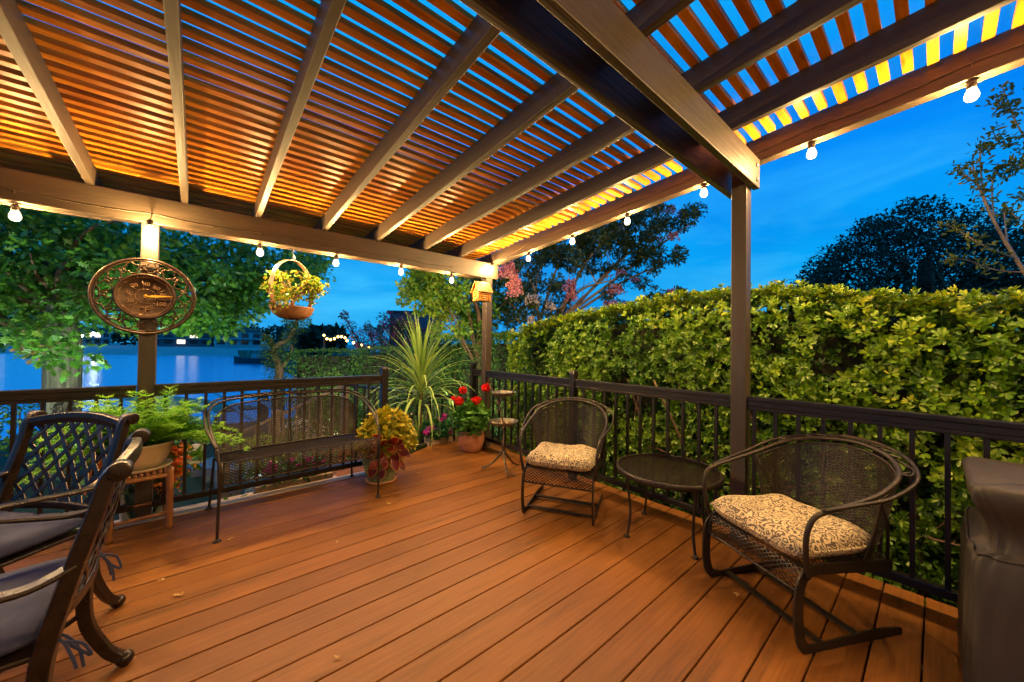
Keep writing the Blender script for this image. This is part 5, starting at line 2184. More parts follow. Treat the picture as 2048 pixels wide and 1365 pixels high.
def post_at(q, z0, w=.045):
    b = MB()
    b.box((q[0] - w, q[1] - w, z0), (q[0] + w, q[1] + w, q[2] + .015))
    cap(b, q[0], q[1], q[2] + .0155, w + .01)
    b.build('post', M['stair_rail'], sr, bevel=.003)


post_at(A, -.5)
Bm = A + (B_ - A) * .62 + np.array([0, 0, .03])
post_at(Bm, -1.1)
post_at(B_ + np.array([0, 0, .03]), -1.3)
for (p, q, mt) in ((A, B_, 'stair_rail'), (A, Cc, 'rail')):
    p_, q_ = p - [0, 0, .03], q - [0, 0, .03]
    b = MB()
    b.flat([p_, q_], .05, .035)
    b.build('handrail', M[mt], sr, bevel=.003)
    b = MB()
    b.flat([p_ - [0, 0, .74], q_ - [0, 0, .74]], .035, .035)
    b.build('bottom_rail', M[mt], sr)
    nb = 11 if mt == 'rail' else 9
    for k in range(1, nb):
        c = p_ + (q_ - p_) * k / nb
        b = MB()
        b.box((c[0] - .011, c[1] - .011, c[2] - .73), (c[0] + .011, c[1] + .011, c[2] - .015))
        b.build('baluster', M[mt], sr)
# garden steps and path going down to the dock
M['paving'] = mat_basic('bluestone', (0.16, 0.18, 0.20), 0.5, 0, 0.3, 5, bump=.3)
b = MB()
S0, S1 = at(600, 905, 5.6), at(430, 860, 7.4)
for k in range(7):
    c = S0 + (S1 - S0) * k / 6
    c[2] = -.55 - .10 * k
    b.box((c[0] - .5, c[1] - .28, c[2] - .4), (c[0] + .5, c[1] + .28, c[2]))
tag(b.build('garden_steps', M['paving'], bevel=.01), kind='structure')

# pilings and dock
for px, py, f, lab in ((563, 757, 17, 'taller dark dock piling in the water behind the bench'), (529, 790, 16, 'short dark dock piling left of the ivy covered tree')):
    q = at(px, py, f)
    pl = thing('dock_piling', lab, 'piling', (q[0], q[1], -3.2))
    b = MB()
    b.tube([(0, 0, 0), (0, 0, q[2] + 3.2)], .16, 12)
    b.build('pile', M['bark_brown'], pl)
    b = MB()
    for z in (.25, .5):
        b.lathe([(.165, q[2] + 3.2 - z), (.17, q[2] + 3.2 - z - .03)], 12, cap=False)
    b.build('band', M['cord'], pl)
dk = thing('dock', 'dark wooden dock with a sloping gangway down to the bay', 'dock', (0, 0, 0))
b = MB()
d0, d1 = at(470, 800, 16), at(300, 812, 19)
for k in range(14):
    c = d0 + (d1 - d0) * k / 13
    b.box((c[0] - .9, c[1] - .3, -1.75), (c[0] + .9, c[1] + .3, -1.68))
b.build('decking', M['pale_wood'], dk)
b = MB()
g0, g1 = at(400, 768, 15.5), at(480, 815, 13)
for o in (np.array([0, 0, 0]), np.array([-.9, .5, 0])):
    b.flat([g0 + o, g1 + o], .09, .12)
    b.flat([g0 + o - [0, 0, .9], g1 + o - [0, 0, .9]], .09, .12)
b.build('gangway_rail', M['steel'], dk)

# ================================================================== trees
def blob(clusters, per, rad, sc=(1, 1, .8)):
    """leaf points round cluster centres"""
    cl = np.repeat(np.array(clusters), per, 0)
    n = len(cl)
    d = rdir(n)
    R = np.repeat(np.broadcast_to(np.asarray(rad, float), (len(clusters),)), per)
    P = cl + d * (R * rng.uniform(.15, 1, n) ** .6)[:, None] * np.array(sc)
    return P, d


def limbs(b, p0, targets, r0, seed, sag=.12):
    r = np.random.RandomState(seed)
    for q in targets:
        q = np.array(q, float)
        m1 = p0 + (q - p0) * .35 + r.normal(size=3) * np.linalg.norm(q - p0) * .06 + [0, 0, sag * np.linalg.norm(q - p0)]
        m2 = p0 + (q - p0) * .7 + r.normal(size=3) * np.linalg.norm(q - p0) * .06 + [0, 0, sag * .7 * np.linalg.norm(q - p0)]
        c = curve([p0, m1, m2, q], 5)
        b.tube(c, [r0 * (1 - .055 * i) for i in range(len(c))], 7)


# ---- floodlit oak on the left
ob = at(125, 830, 6.6)
ob[2] = -1.6
oak = thing('oak_tree', 'big oak with lobed leaves and furrowed grey trunk at the water edge', 'tree', ob)
b = MB()
top = at(128, 560, 6.6) - ob
c = curve([(0.02, 0, -.1), (0, 0, .6), at(125, 760, 6.6) - ob, at(126, 690, 6.6) - ob, at(122, 640, 6.6) - ob, top], 6)
b.tube(c, [.235 if i > 4 else .31 - .015 * i for i in range(20)] + [.225 - .008 * i for i in range(len(c) - 20)], 26)
b.build('trunk', M['bark'], oak)
cl, rad = [], []
r = np.random.RandomState(5)
for k in range(560):
    px = r.uniform(-420, 650)
    lo = np.interp(px, [-420, 0, 60, 100, 150, 220, 300, 380, 450, 520, 580, 620, 650], [690, 675, 675, 668, 632, 636, 645, 655, 655, 615, 585, 560, 535])
    hi = np.interp(px, [-420, 0, 200, 400, 520, 600, 650], [340, 400, 410, 455, 490, 500, 515])
    py = hi + (lo - hi) * r.rand() ** .85
    if px > 520 and r.rand() < .35:
        continue
    f = r.uniform(5.6, 8.2) + max(0, (px - 250)) * .008
    cl.append(at(px, py, f) - ob)
    rad.append(r.uniform(.24, .46))
for px, py, f in ((120, 700, 5.4), (95, 690, 5.5), (150, 715, 5.4), (60, 660, 5.6), (20, 640, 5.5), (350, 600, 6.2), (420, 560, 6.5), (400, 620, 6.6)):
    cl.append(at(px, py, f) - ob)
    rad.append(.34)
cl = np.array(cl)
P, d = blob(cl, 62, rad)
w = CAM - (P + ob)
far = np.linalg.norm(w, axis=1)
T = np.clip(.45 + .25 * lump(P, 1.1, 9) + rng.normal(size=len(P)) * .12, 0, 1)
leaves('crown', P, nrmz(d + [0, 0, -.35] + rng.normal(size=d.shape) * .5), d * .4 + [0, 0, .7] + rng.normal(size=d.shape) * .45, rng.uniform(.11, .165, len(P)), rng.uniform(.085, .13, len(P)), 'oak', LV['oak'], oak, T)
dry = np.array([at(px, py, 6.0) - ob for px, py in ((60, 690), (80, 680), (45, 685), (70, 705), (165, 575), (180, 590), (170, 600))])
P, d = blob(dry, 26, .17)
leaves('browned_leaves', P, nrmz(d + [0, 0, -.6]), d + [0, 0, .5], .11, .09, 'oak', LV['oakdry'], oak)
b = MB()
fork = at(122, 640, 6.6) - ob
limbs(b, fork, [cl[i] for i in range(0, 130, 5)], .055, 8)
limbs(b, top, [cl[i] for i in range(130, 230, 6)], .05, 9)
b.build('limbs', M['bark_brown'], oak)

# ---- ivy covered twisted tree by the water
q0 = at(556, 800, 11)
q0[2] = -1.7
ju = thing('twisted_juniper', 'dark twisted ivy covered tree standing against the water', 'tree', q0)
path = [at(px, py, 11) - q0 for px, py in ((556, 830), (552, 780), (560, 740), (548, 705), (556, 690), (576, 680), (590, 655), (598, 630))]
b = MB()
b.tube(curve([(0, 0, 0)] + path, 5), [.16 - .003 * i for i in range(41)], 8)
b.tube(curve([path[3], at(540, 680, 11) - q0, at(528, 668, 11) - q0], 5), .05, 6)
b.tube(curve([path[2], at(578, 715, 11) - q0, at(585, 690, 11) - q0], 5), .05, 6)
b.build('trunk', M['bark_brown'], ju)
cc, rr = [], []
for px, py, r_ in ((555, 800, .34), (552, 770, .36), (556, 745, .36), (560, 725, .33), (548, 705, .30), (536, 690, .22), (530, 675, .16), (560, 700, .26), (575, 690, .22), (583, 668, .20), (592, 648, .20), (600, 632, .24), (576, 712, .20), (610, 640, .16), (575, 640, .18), (543, 730, .2)):
    for k in range(4):
        cc.append(at(px + rng.normal() * 4, py + rng.normal() * 6, 11 + rng.normal() * .15) - q0)
        rr.append(r_ * .85)
P, d = blob(cc, 60, rr, (1, 1, 1))
leaves('foliage', P, nrmz(d + [0, 0, .3] + rng.normal(size=d.shape) * .3), d, .07, .03, 'diamond', LV['conifer'], ju)

# ---- pink crepe myrtle beyond the hedge
mb0 = at(1085, 700, 7.6)
mb0[2] = -1.1
my = thing('crepe_myrtle', 'tall pink flowering crepe myrtle leaning over the hedge to the right of the corner post', 'tree', mb0)
b = MB()
st_ends = [(1392, 440), (1345, 520), (1255, 435), (1190, 480), (1130, 500), (1060, 560), (1010, 600), (1290, 480), (1230, 560), (1330, 440)]
for i, (px, py) in enumerate(st_ends):
    e = at(px, py, 7.6 + .5 * math.sin(i * 2.1)) - mb0
    k0 = at(1085 + 10 * (i % 4) - 15, 705, 7.6) - mb0
    m_ = k0 + (e - k0) * .5 + np.array([0, 0, .15 * (1 + i % 3)])
    cpts = curve([(0.1 * (i % 3), .06 * (i % 4), 0), k0, m_, e], 6)
    b.tube(cpts, [.052 - .0022 * j for j in range(len(cpts))], 7)
    for k in range(3):
        s0 = cpts[9 + 3 * k]
        b.tube([s0, s0 + rng.normal(size=3) * .18 + [0, 0, .25], s0 + rng.normal(size=3) * .28 + [0, 0, .5]], [.016, .010, .005], 5)
b.build('trunk', M['bark_pale'], my)
cc, rr = [], []
r = np.random.RandomState(15)
mass = [(1010, 520, 45), (1060, 500, 60), (1110, 470, 70), (1160, 470, 70), (1220, 440, 55), (1270, 430, 50), (1240, 480, 55), (1180, 520, 55), (1310, 445, 36), (1345, 445, 30), (1378, 432, 26), (1396, 430, 18), (1280, 500, 45), (1310, 525, 34),
        (1340, 520, 28), (1250, 530, 36), (1100, 540, 50), (1040, 580, 50), (1000, 600, 45), (1060, 620, 40), (1020, 650, 35), (1110, 600, 40), (1260, 575, 26), (1200, 590, 26), (1230, 610, 20), (1330, 595, 16), (1310, 598, 14), (1360, 590, 12), (1290, 600, 12), (985, 560, 40), (1150, 640, 22), (1100, 660, 25)]
for px, py, rp in mass:
    for k in range(max(2, int(rp * rp / 190))):
        a_, q_ = r.uniform(0, 6.28), math.sqrt(r.rand())
        f = 7.6 + r.normal() * .45
        cc.append(at(px + math.cos(a_) * q_ * rp, py + math.sin(a_) * q_ * rp * .8, f) - mb0)
        rr.append(r.uniform(.10, .19))
P, d = blob(cc, 105, rr)
leaves('crown', P, nrmz(d + rng.normal(size=d.shape) * .5 + [0, 0, .1]), d + [0, 0, .6], rng.uniform(.06, .10, len(P)), rng.uniform(.026, .042, len(P)), 'lance', LV['myrtle'], my, np.clip(.4 + .25 * lump(P, 2, 3) + rng.normal(size=len(P)) * .15, 0, 1))


def panicle(px, py, f, w, h, mat, root, base, n=260, tip=0):
    q = at(px, py, f) - base
    d = rdir(n)
    hh = rng.uniform(-1, 1, n)
    taper = 1 - .45 * np.maximum(0, hh * (1 if tip >= 0 else -1))
    P = q + np.stack([d[:, 0] * w * taper, d[:, 1] * w * taper, hh * h], 1) * rng.uniform(.6, 1, (n, 1))
    P += nrmz(P - q) * (.25 * w * lump(P * 1.0, 26, int(px) % 97))[:, None]
    leaves('blossom', P, nrmz(d + rng.normal(size=d.shape) * .7), d + rng.normal(size=d.shape) * .4, .030, .030, 'round', mat, root)


for px, py, f, w, h, mt, nn in ((1015, 540, 5.9, .16, .16, 'pink', 420), (1030, 572, 5.9, .13, .19, 'pink', 420), (1140, 572, 7.0, .13, .13, 'pink', 300), (1142, 592, 7.0, .11, .10, 'pink', 200), (1232, 580, 7.1, .17, .11, 'pink', 300),
                                (1222, 608, 7.2, .16, .06, 'lilac', 200), (1245, 612, 7.2, .12, .06, 'lilac', 160), (1340, 420, 7.6, .13, .10, 'lilac', 200), (1318, 415, 7.6, .10, .10, 'lilac', 160), (1345, 472, 7.6, .14, .10, 'pink', 220), (1365, 428, 7.6, .12, .10, 'lilac', 160),
                                (1310, 480, 7.6, .12, .06, 'lilac', 140), (1238, 460, 7.5, .1, .08, 'pale', 120), (1065, 600, 6.6, .13, .10, 'pale', 200), (1100, 612, 6.8, .10, .09, 'pale', 140), (1062, 640, 6.8, .07, .08, 'pale', 100), (1340, 584, 7.4, .10, .06, 'lilac', 140), (1318, 592, 7.4, .10, .05, 'lilac', 100),
                                (1085, 430, 7.2, .10, .09, 'pale', 100), (1270, 420, 7.6, .10, .07, 'lilac', 110), (1200, 470, 7.4, .08, .06, 'pale', 80), (1240, 545, 7.4, .1, .07, 'lilac', 100), (1270, 560, 7.4, .08, .05, 'lilac', 80)):
    panicle(px, py, f, w, h, LV[mt], my, mb0, nn)

# ---- fresh green tree behind the birdhouse
gb = at(955, 700, 7.0)
gb[2] = -1.1
gt = thing('leafy_tree', 'fresh green tree lit by the bulbs behind the dracaena and the birdhouse', 'tree', gb)
b = MB()
tr_top = at(930, 560, 6.8) - gb
cpts = curve([(0, 0, 0), (0.02, 0, 1.0), at(960, 650, 7.0) - gb, tr_top], 6)
b.tube(cpts, [.07 - .002 * i for i in range(len(cpts))], 8)
cc, rr = [], []
for px, py, rp in ((845, 575, 34), (870, 555, 40), (850, 600, 30), (900, 560, 40), (835, 560, 26), (880, 600, 36), (925, 590, 40), (860, 540, 26), (815, 600, 14), (905, 615, 34), (955, 620, 36), (940, 650, 36), (985, 620, 30), (1000, 580, 36), (905, 650, 30), (970, 660, 30), (825, 575, 22)):
    for k in range(int(rp * rp / 105)):
        a_, q_ = r.uniform(0, 6.28), math.sqrt(r.rand())
        f = 6.7 + r.normal() * .3 + (.8 if px > 915 else 0)
        cc.append((at(px + math.cos(a_) * q_ * rp, py + math.sin(a_) * q_ * rp * .8, f) - gb, px))
        rr.append(r.uniform(.10, .17))
limbs(b, cpts[9], [c_[0] for c_ in cc[::14]], .018, 4)
b.build('trunk', M['bark_brown'], gt)
P, d = blob([c_[0] for c_ in cc], 58, rr)
shade = np.repeat(np.array([1.0 if c_[1] < 915 else .25 for c_ in cc]), 58)  # left clusters tinted bright, the rest dark, to imitate light and shade
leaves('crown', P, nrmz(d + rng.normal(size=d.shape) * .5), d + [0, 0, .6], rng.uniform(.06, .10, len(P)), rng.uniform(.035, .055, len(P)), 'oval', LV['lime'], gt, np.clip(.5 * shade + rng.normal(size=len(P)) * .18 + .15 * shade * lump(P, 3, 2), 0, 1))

# ---- magenta crepe myrtle in the distance
q0 = at(770, 720, 16)
q0[2] = -1.3
mg = thing('crepe_myrtle', 'dark magenta flowering crepe myrtle in the distance behind the far hedge', 'tree', q0)
b = MB()
cc, rr, fl = [], [], []
for px, py, rp in ((700, 655, 12), (712, 672, 16), (735, 665, 18), (755, 650, 16), (745, 680, 22), (780, 665, 24), (775, 640, 14), (800, 650, 22), (820, 665, 24), (790, 685, 26), (835, 690, 22), (765, 695, 22), (720, 690, 16), (850, 670, 18), (690, 635, 5), (812, 630, 10)):
    for k in range(max(2, int(rp * rp / 46))):
        a_, q_ = r.uniform(0, 6.28), math.sqrt(r.rand())
        cc.append(at(px + math.cos(a_) * q_ * rp, py + math.sin(a_) * q_ * rp * .8, 16 + r.normal() * .5) - q0)
        rr.append(r.uniform(.12, .22))
        if r.rand() < .42:
            fl.append(cc[-1] + [0, 0, .08])
for i in range(0, len(cc), 6):
    b.tube(curve([(r.normal() * .1, r.normal() * .1, 0), cc[i] * .5 + [0, 0, .2], cc[i]], 4), [.05 - .004 * j for j in range(9)], 5)
b.build('trunk', M['bark_brown'], mg)
P, d = blob(cc, 26, rr)
leaves('crown', P, nrmz(d + rng.normal(size=d.shape) * .4), d, .11, .05, 'diamond', LV['myrtle'], mg)
P, d = blob(fl + [at(690, 632, 16) - q0, at(700, 648, 16) - q0, at(772, 640, 16) - q0, at(800, 660, 16) - q0], 46, .17, (1, 1, 1.2))
leaves('blossom', P, nrmz(d + rng.normal(size=d.shape) * .5), d, .07, .06, 'diamond', LV['magenta'], mg)

# ---- big dark tree on the right, far behind the hedge
q0 = at(1840, 640, 24)
q0[2] = -1.1
dt = thing('dark_tree', 'huge dark dome shaped tree far behind the tall hedge', 'tree', q0)
b = MB()
cc, rr = [], []
for k in range(1150):
    px = r.uniform(1590, 2330)
    topy = np.interp(px, [1590, 1610, 1650, 1700, 1760, 1830, 1900, 1980, 2060, 2200, 2330], [585, 545, 500, 462, 425, 398, 398, 420, 450, 500, 580])
    py = topy + 6 + (640 - topy) * r.rand() ** .9
    cc.append(at(px, py, 24 + r.normal() * 1.6) - q0)
    rr.append(r.uniform(.40, .85))
b.tube(curve([(0, 0, 0), (.2, 0, 2.5), at(1850, 520, 24) - q0], 5), [.5 - .02 * i for i in range(11)], 10)
limbs(b, np.array([.15, 0, 2.2]), [c_ for c_ in cc[:60]], .14, 3)
b.build('trunk', M['bark_brown'], dt)
P, d = blob(cc, 44, rr)
leaves('crown', P, nrmz(d + rng.normal(size=d.shape) * .5), d + [0, 0, .4], rng.uniform(.18, .30, len(P)), rng.uniform(.10, .16, len(P)), 'diamond', LV['dark'], dt)

# ---- slender tree reaching in at the right edge
q0 = at(2075, 640, 3.9)
q0[2] = -1.1
sl = thing('slender_tree', 'slender branching young tree at the right edge above the hedge', 'tree', q0)
b = MB()
main = [at(px, py, 3.9) - q0 for px, py in ((2085, 620), (2048, 545), (2000, 465), (1968, 400), (1945, 330))]
c = curve([(0, 0, 0)] + main, 6)
b.tube(c, [.028 - .0007 * i for i in range(len(c))], 7)
tw_ = []
for s_i, pts in ((14, ((1965, 490), (1915, 460), (1895, 450))), (12, ((1990, 540), (1930, 520), (1890, 520))), (18, ((1960, 380), (1930, 350), (1912, 340))), (20, ((1985, 360), (2010, 330), (2040, 330))), (16, ((2010, 420), (2040, 440), (2075, 445))), (24, ((1960, 310), (1975, 290), (1985, 295)))):
    e = [at(px, py, 3.9 + r.normal() * .12) - q0 for px, py in pts]
    k_ = curve([c[min(s_i, len(c) - 1)]] + e, 5)
    b.tube(k_, [.009 - .0004 * i for i in range(len(k_))], 5)
    tw_ += k_[3:]
m2 = [at(px, py, 4.0) - q0 for px, py in ((2090, 400), (2060, 300), (2030, 240), (2005, 175))]
c2_ = curve([c[12], *m2], 6)
b.tube(c2_, [.014 - .0004 * i for i in range(len(c2_))], 6)
tw_ += c2_[10:]
for pts in (((2040, 290), (2000, 285), (1985, 262)), ((2020, 225), (2005, 215), (1990, 200)), ((2050, 330), (2020, 345), (1995, 350)), ((2040, 400), (2060, 380), (2080, 360)), ((2050, 590), (2000, 590), (1930, 598))):
    e = [at(px, py, 4.0 + r.normal() * .1) - q0 for px, py in pts]
    k_ = curve(e, 5)
    b.tube(k_, .005, 5)
    tw_ += k_
tw_ += list(c[24:])
b.build('trunk', M['bark_pale'], sl)
tw_ = np.array(tw_)
n = 1150
P = tw_[r.randint(len(tw_), size=n)] + rng.normal(size=(n, 3)) * .035
d = rdir(n, .3)
leaves('crown', P, d, rdir(n, .8), rng.uniform(.045, .075, n), rng.uniform(.020, .030, n), 'oval', mat_leaf('young_tree_leaf', [(.05, .08, .012), (.11, .14, .02), (.19, .19, .03)], .4, .3), sl)

# ================================================================== house behind the far hedge
hb = at(835, 700, 24)
hd = thing('neighbour_house', 'dark flat roofed house in the distance behind the dracaena', 'house', (hb[0], hb[1], -1.2), YAW - math.pi / 2 + .1)
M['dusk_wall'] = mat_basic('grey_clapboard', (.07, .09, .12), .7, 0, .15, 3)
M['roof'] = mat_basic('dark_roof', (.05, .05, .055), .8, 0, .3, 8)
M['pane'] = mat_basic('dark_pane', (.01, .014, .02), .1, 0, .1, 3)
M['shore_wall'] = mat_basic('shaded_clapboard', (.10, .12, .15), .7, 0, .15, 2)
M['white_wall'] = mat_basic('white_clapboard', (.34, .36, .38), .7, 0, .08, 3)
zt = at(835, 632, 24)[2] + 1.2
b = MB()
b.box((-1.3, -2, 0), (1.35, 2, zt))
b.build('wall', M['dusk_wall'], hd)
b = MB()
b.box((-1.45, -2.15, zt + .002), (1.5, 2.15, zt + .12))
b.build('roof', M['roof'], hd, bevel=.01)
b = MB()
b.box((-.4, 2.003, zt - 1.5), (.3, 2.04, zt - .6))
b.build('window', M['pane'], hd)
b = MB()
b.box((.55, 2.003, zt - 1.5), (1.05, 2.04, zt - .6))
b.build('window', M['pane'], hd)

# neighbour's white house glimpsed through the tall hedge
nh = thing('neighbour_house', 'house with white framed window glimpsed low through the tall hedge', 'house', (-4.2, 3.2, -1.3), 0)
b = MB()
b.box((-.5, -3.5, 0), (0, 5, 2.1))
b.build('wall', M['dusk_wall'], nh)
b = MB()
b.hexa([(-.9, -3.7, 2.102), (.25, -3.7, 2.102), (.25, 5.2, 2.102), (-.9, 5.2, 2.102), (-.9, -3.7, 2.5), (-.5, -3.7, 2.5), (-.5, 5.2, 2.5), (-.9, 5.2, 2.5)])
b.build('roof', M['roof'], nh)
for yc in (-1.2, .9, 3.0):
    b = MB()
    b.box((.002, yc - .45, .6), (.05, yc + .45, 1.75))
    wdw = b.build('window', M['white_wall'], nh, bevel=.005)
    b = MB()
    b.box((.051, yc - .37, .68), (.058, yc - .02, 1.67))
    b.box((.051, yc + .02, .68), (.058, yc + .37, 1.67))
    b.build('pane', M['pane'], wdw)

# ================================================================== party lights on a pole in the next garden
pb_ = at(648, 690, 17)
pz = thing('light_pole', 'thin post carrying a swag of warm bulbs in the next garden', 'light pole', (pb_[0], pb_[1], -1.6))
b = MB()
b.tube([(0, 0, 0), (0, 0, at(648, 668, 17)[2] + 1.6)], .03, 8)
b.build('pole', M['bark_brown'], pz)
px_py = [(648, 671), (654, 678), (661, 680), (669, 678), (676, 674), (683, 674), (690, 676), (694, 682), (707, 686), (722, 691), (737, 696)]
base = np.array([pb_[0], pb_[1], -1.6])
fp_ = [at(a_, c_, 16.6 - .12 * i) for i, (a_, c_) in enumerate(px_py)]
b = MB()
b.tube(curve([q + [0, 0, .09] - base for q in fp_], 4), .012, 5)
b.build('cord', M['cord'], pz)
for q in fp_:
    b = MB()
    b.ball(q - base, .05, 10, 8)
    b.build('bulb', M['glow_far'], pz)

# ================================================================== far shore
b = MB()
pa, pb2 = [], []
for px in (-700, -300, 0, 300, 600, 900, 1300):
    pa.append(on_ground(px, 722 if px < 500 else 720, -2.42) if False else None)
wl = [at(px, 723, 93) for px in (-900, -400, 0, 300, 600, 1000)]
V = []
for q, f in zip(wl, range(6)):
    d = nrmz(q[:2] - CAM[:2])
    V += [(q[0], q[1], -2.45), (q[0] + d[0] * 30, q[1] + d[1] * 30, -1.45), (q[0] + d[0] * 52, q[1] + d[1] * 52, -.75), (q[0] + d[0] * 400, q[1] + d[1] * 400, -.6)]
F = []
for i in range(5):
    for j in range(3):
        F.append((i * 4 + j, i * 4 + j + 1, (i + 1) * 4 + j + 1, (i + 1) * 4 + j))
b.add(V, F, True)
M['sand'] = mat_basic('sand', (.36, .38, .38), .9, 0, .25, .25, bump=.3, bscale=2)
tag(b.build('beach', M['sand']), kind='structure')

r = np.random.RandomState(77)


def shore_tree(label, px, top, wpx, f=150):
    q0 = at(px, 697, f)
    zt = at(px, top, f)[2]
    t_ = thing('shore_tree', label, 'tree', (q0[0], q0[1], -.8), group='trees along the far shore')
    hgt = zt + .8
    wd = wpx / FPX * f
    b = MB()
    b.tube([(0, 0, 0), (0, 0, hgt * .6)], [wd * .05, wd * .02], 6)
    b.build('trunk', M['bark_brown'], t_)
    n = 420
    d = rdir(n, .1)
    P = d * np.array([wd * .5, wd * .5, hgt * .46]) * (r.uniform(.4, 1, (n, 1)) ** .5) * (1 + .2 * lump(d, 3, abs(px))[:, None]) + [0, 0, hgt * .55]
    leaves('crown', P, rdir(n), rdir(n, .5), 1.5, 1.0, 'diamond', LV['dark'], t_)


for i, (px, top, w_) in enumerate([(-60, 655, 90), (20, 650, 80), (85, 660, 70), (215, 655, 70), (250, 662, 60), (395, 650, 60), (425, 640, 60), (500, 650, 50), (548, 652, 50), (575, 650, 44)]):
    shore_tree('dark tree along the far shore behind the houses', px, top, w_, 165 + 5 * (i % 3))
for i, (px, top, w_, f, lab) in enumerate([(640, 657, 70, 70, 'dark round tree on the far point left of the party lights'), (672, 655, 34, 80, 'smaller dark tree on the far point above the party lights'), (612, 668, 44, 66, 'low dark tree at the near end of the far point')]):
    q0 = at(px, 705, f)
    shore_tree(lab, px, top, w_, f)


def shore_house(label, px, f, wpx, zbase_py, hpx, mat, nwin, lit, storeys=2, gable=True, roofmat='roof'):
    q0 = at(px, zbase_py, f)
    sc = f / FPX
    d = CAM[:2] - q0[:2]
    rot = math.atan2(d[1], d[0]) - math.pi / 2
    h_ = thing('shore_house', label, 'house', q0, rot)
    w_, hh = wpx * sc, hpx * sc
    b = MB()
    b.box((-w_ / 2, -4, -1.0), (w_ / 2, 4, hh))
    b.build('wall', mat, h_)
    b = MB()
    if gable:
        V = [(-w_ / 2 - .4, -4.4, hh + .01), (w_ / 2 + .4, -4.4, hh + .01), (w_ / 2 + .4, 4.4, hh + .01), (-w_ / 2 - .4, 4.4, hh + .01), (-w_ / 2 + 1.2, 0, hh + hh * .35), (w_ / 2 - 1.2, 0, hh + hh * .35)]
        b.add(V, [(0, 1, 2, 3)[::-1], (0, 1, 5, 4), (2, 3, 4, 5), (1, 2, 5), (3, 0, 4)])
    else:
        b.box((-w_ / 2 - .5, -4.6, hh + .01), (w_ / 2 + .5, 4.8, hh + .45))
    b.build('roof', M[roofmat], h_)
    k = 0
    for s_ in range(storeys):
        for i in range(nwin):
            x0 = -w_ / 2 + w_ * (i + .18) / nwin
            x1 = -w_ / 2 + w_ * (i + .82) / nwin
            z0_ = hh * (s_ + .18) / storeys
            z1_ = hh * (s_ + .82) / storeys
            b = MB()
            b.box((x0, 4.003, z0_), (x1, 4.06, z1_))
            on = (s_, i) in lit
            wo = b.build('window', M['lit_window'] if on else M['pane'], h_)
            k += 1
    b = MB()
    b.box((-w_ / 2, 4.01, hh * .5 - .12), (w_ / 2, 5.6, hh * .5 + .1))
    b.build('balcony', M['white_wall'], h_)
    return h_


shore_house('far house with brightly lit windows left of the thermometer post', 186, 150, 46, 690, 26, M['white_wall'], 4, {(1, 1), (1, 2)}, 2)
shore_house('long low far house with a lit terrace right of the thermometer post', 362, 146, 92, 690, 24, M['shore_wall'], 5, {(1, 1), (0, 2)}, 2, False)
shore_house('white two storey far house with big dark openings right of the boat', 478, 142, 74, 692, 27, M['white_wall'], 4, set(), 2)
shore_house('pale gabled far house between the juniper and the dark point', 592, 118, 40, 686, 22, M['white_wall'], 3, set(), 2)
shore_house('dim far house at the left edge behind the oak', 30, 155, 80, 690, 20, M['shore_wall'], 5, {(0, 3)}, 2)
# strong floodlights on the lit house: they give the streaks on the bay
for px, py, w_, lab in ((190, 668, 1.5, 'bright white floodlight on the far house wall left of the thermometer post'), (164, 672, 0.7, 'smaller white floodlight on the shore beside the oak trunk')):
    q = at(px, py, 138)
    fl_ = thing('shore_floodlight', lab, 'floodlight', q, math.atan2(*(CAM[:2] - q[:2])[::-1]) - math.pi / 2)
    b = MB()
    b.box((-w_ / 2, 0, -.5), (w_ / 2, .15, .5))
    b.build('lamp', mat_emit('flood_glow', (1.0, .95, .85), 28.0), fl_)
    b = MB()
    b.box((-w_ / 2 - .1, -.3, -.6), (w_ / 2 + .1, -.01, .6))
    b.build('housing', M['roof'], fl_)

# moored boat
bo = at(515, 717, 64)
bt = thing('motor_boat', 'dark hulled motor boat with outboard engine moored on the bay', 'boat', (bo[0], bo[1], -2.35), YAW - math.pi / 2)
b = MB()
prof = [(-3.8, .95, .75), (-1.5, 1.1, .8), (1.5, 1.05, .9), (3.2, .6, 1.05), (4.1, .08, 1.15)]
V = []
for x, w_, h_ in prof:
    V += [(x, -w_ * .7, -.3), (x, w_ * .7, -.3), (x, w_, h_), (x, -w_, h_)]
F = [(0, 3, 2, 1)]
for i in range(4):
    for j in range(4):
        F.append((i * 4 + j, i * 4 + (j + 1) % 4, (i + 1) * 4 + (j + 1) % 4, (i + 1) * 4 + j))
F.append((16, 17, 18, 19))
b.add(V, F)
b.build('hull', M['roof'], bt)
b = MB()
for a_, c_ in (((-1, -.8, .8), (-.8, -.8, 2.3)), ((-1, .8, .8), (-.8, .8, 2.3)), ((1.2, -.8, .8), (1.0, -.8, 2.3)), ((1.2, .8, .8), (1.0, .8, 2.3)), ((-.8, -.8, 2.3), (1.0, -.8, 2.3)), ((-.8, .8, 2.3), (1.0, .8, 2.3)), ((-.8, -.8, 2.3), (-.8, .8, 2.3)), ((1, -.8, 2.3), (1, .8, 2.3))):
    b.tube([a_, c_], .05, 6)
b.build('frame', M['white_wall'], bt)
b = MB()
b.box((-.2, -.5, .8), (.8, .5, 1.6))
b.build('console', M['white_wall'], bt, bevel=.05)
b = MB()
b.ball((-4.0, 0, 1.15), .5, 14, 10, (1, .7, 1.3))
b.box((-4.15, -.12, -.5), (-3.85, .12, .8))
b.build('outboard', M['cord'], bt)

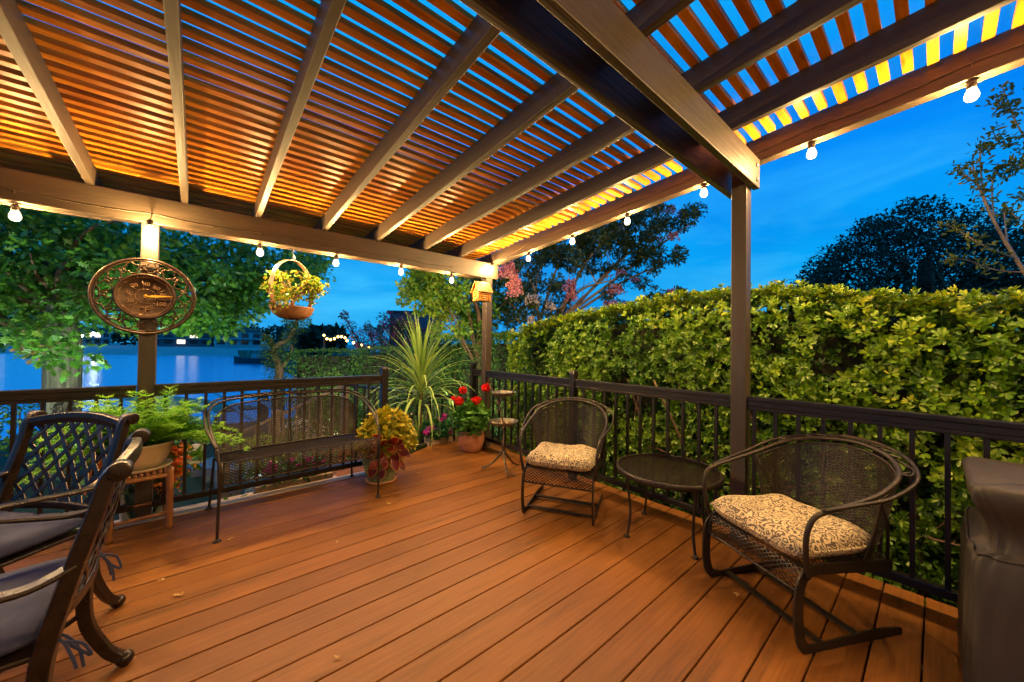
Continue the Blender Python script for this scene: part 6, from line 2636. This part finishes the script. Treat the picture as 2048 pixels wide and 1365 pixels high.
# ================================================================== garden spotlights; those on the hedges are added fill
def spotlight(label, loc, target, watts, col, size=60, blend=.6):
    loc = np.array(loc, float)
    s = thing('garden_spotlight', label, 'spotlight', loc, group=None)
    d = np.array(target, float) - loc
    dn = d / np.linalg.norm(d)
    b = MB()
    b.tube([(0, 0, -.25), (0, 0, 0)], .012, 6)
    b.build('spike', M['cord'], s)
    b = MB()
    b.tube([-dn * .05, dn * .05, dn * .12], [.035, .045, .052], 16)
    b.build('lamp_head', M['cord'], s)
    ld = bpy.data.lights.new('spot_beam', 'SPOT')
    ld.energy = watts
    ld.color = col
    ld.spot_size = math.radians(size)
    ld.spot_blend = blend
    ld.shadow_soft_size = .006
    lo = bpy.data.objects.new('spot_beam', ld)
    C.objects.link(lo)
    lo.parent = s
    lo.location = tuple(dn * .14)
    lo.rotation_euler = Vector(tuple(d)).to_track_quat('-Z', 'Y').to_euler()


spotlight('ground spotlight aimed up into the oak crown', (4.5, -3.6, -1.1), at(120, 560, 7), 430 * SPOT_W, (.86, 1.0, .78), 100, .8)
spotlight('second ground spotlight aimed at the right side of the oak', (3.5, -3.9, -1.1), at(380, 580, 7.5), 420 * SPOT_W, (.86, 1.0, .80), 85, .8)
spotlight('added fill spotlight on the lawn aimed at the far rounded hedge', (1.7, -5.2, -1.0), (-.2, -7.6, .5), 420 * SPOT_W, (.95, 1.0, .66), 100, .8)  # unseen lamp added to brighten the rounded hedge
spotlight('added fill spotlight below the landing aimed at the square clipped hedge', (1.1, -2.75, -.95), (-.4, -4.0, .5), 200 * SPOT_W, (.95, 1.0, .66), 110, .8)  # added lamp, out of view, lifting the square hedge
spotlight('small added fill spotlight hidden behind the geranium, aimed at the lower clipped hedge', (.12, -.86, -.27), (-1.15, -1.9, 1.1), 130 * SPOT_W, (1.0, .95, .62), 125, .8)  # added lamp hidden by the deck edge, brightens the lower hedge
spotlight('ground spotlight at the foot of the garden steps', (2.3, -2.7, -1.05), (1.0, -3.0, -.1), 60 * SPOT_W, (.95, 1.0, .80), 90, .8)
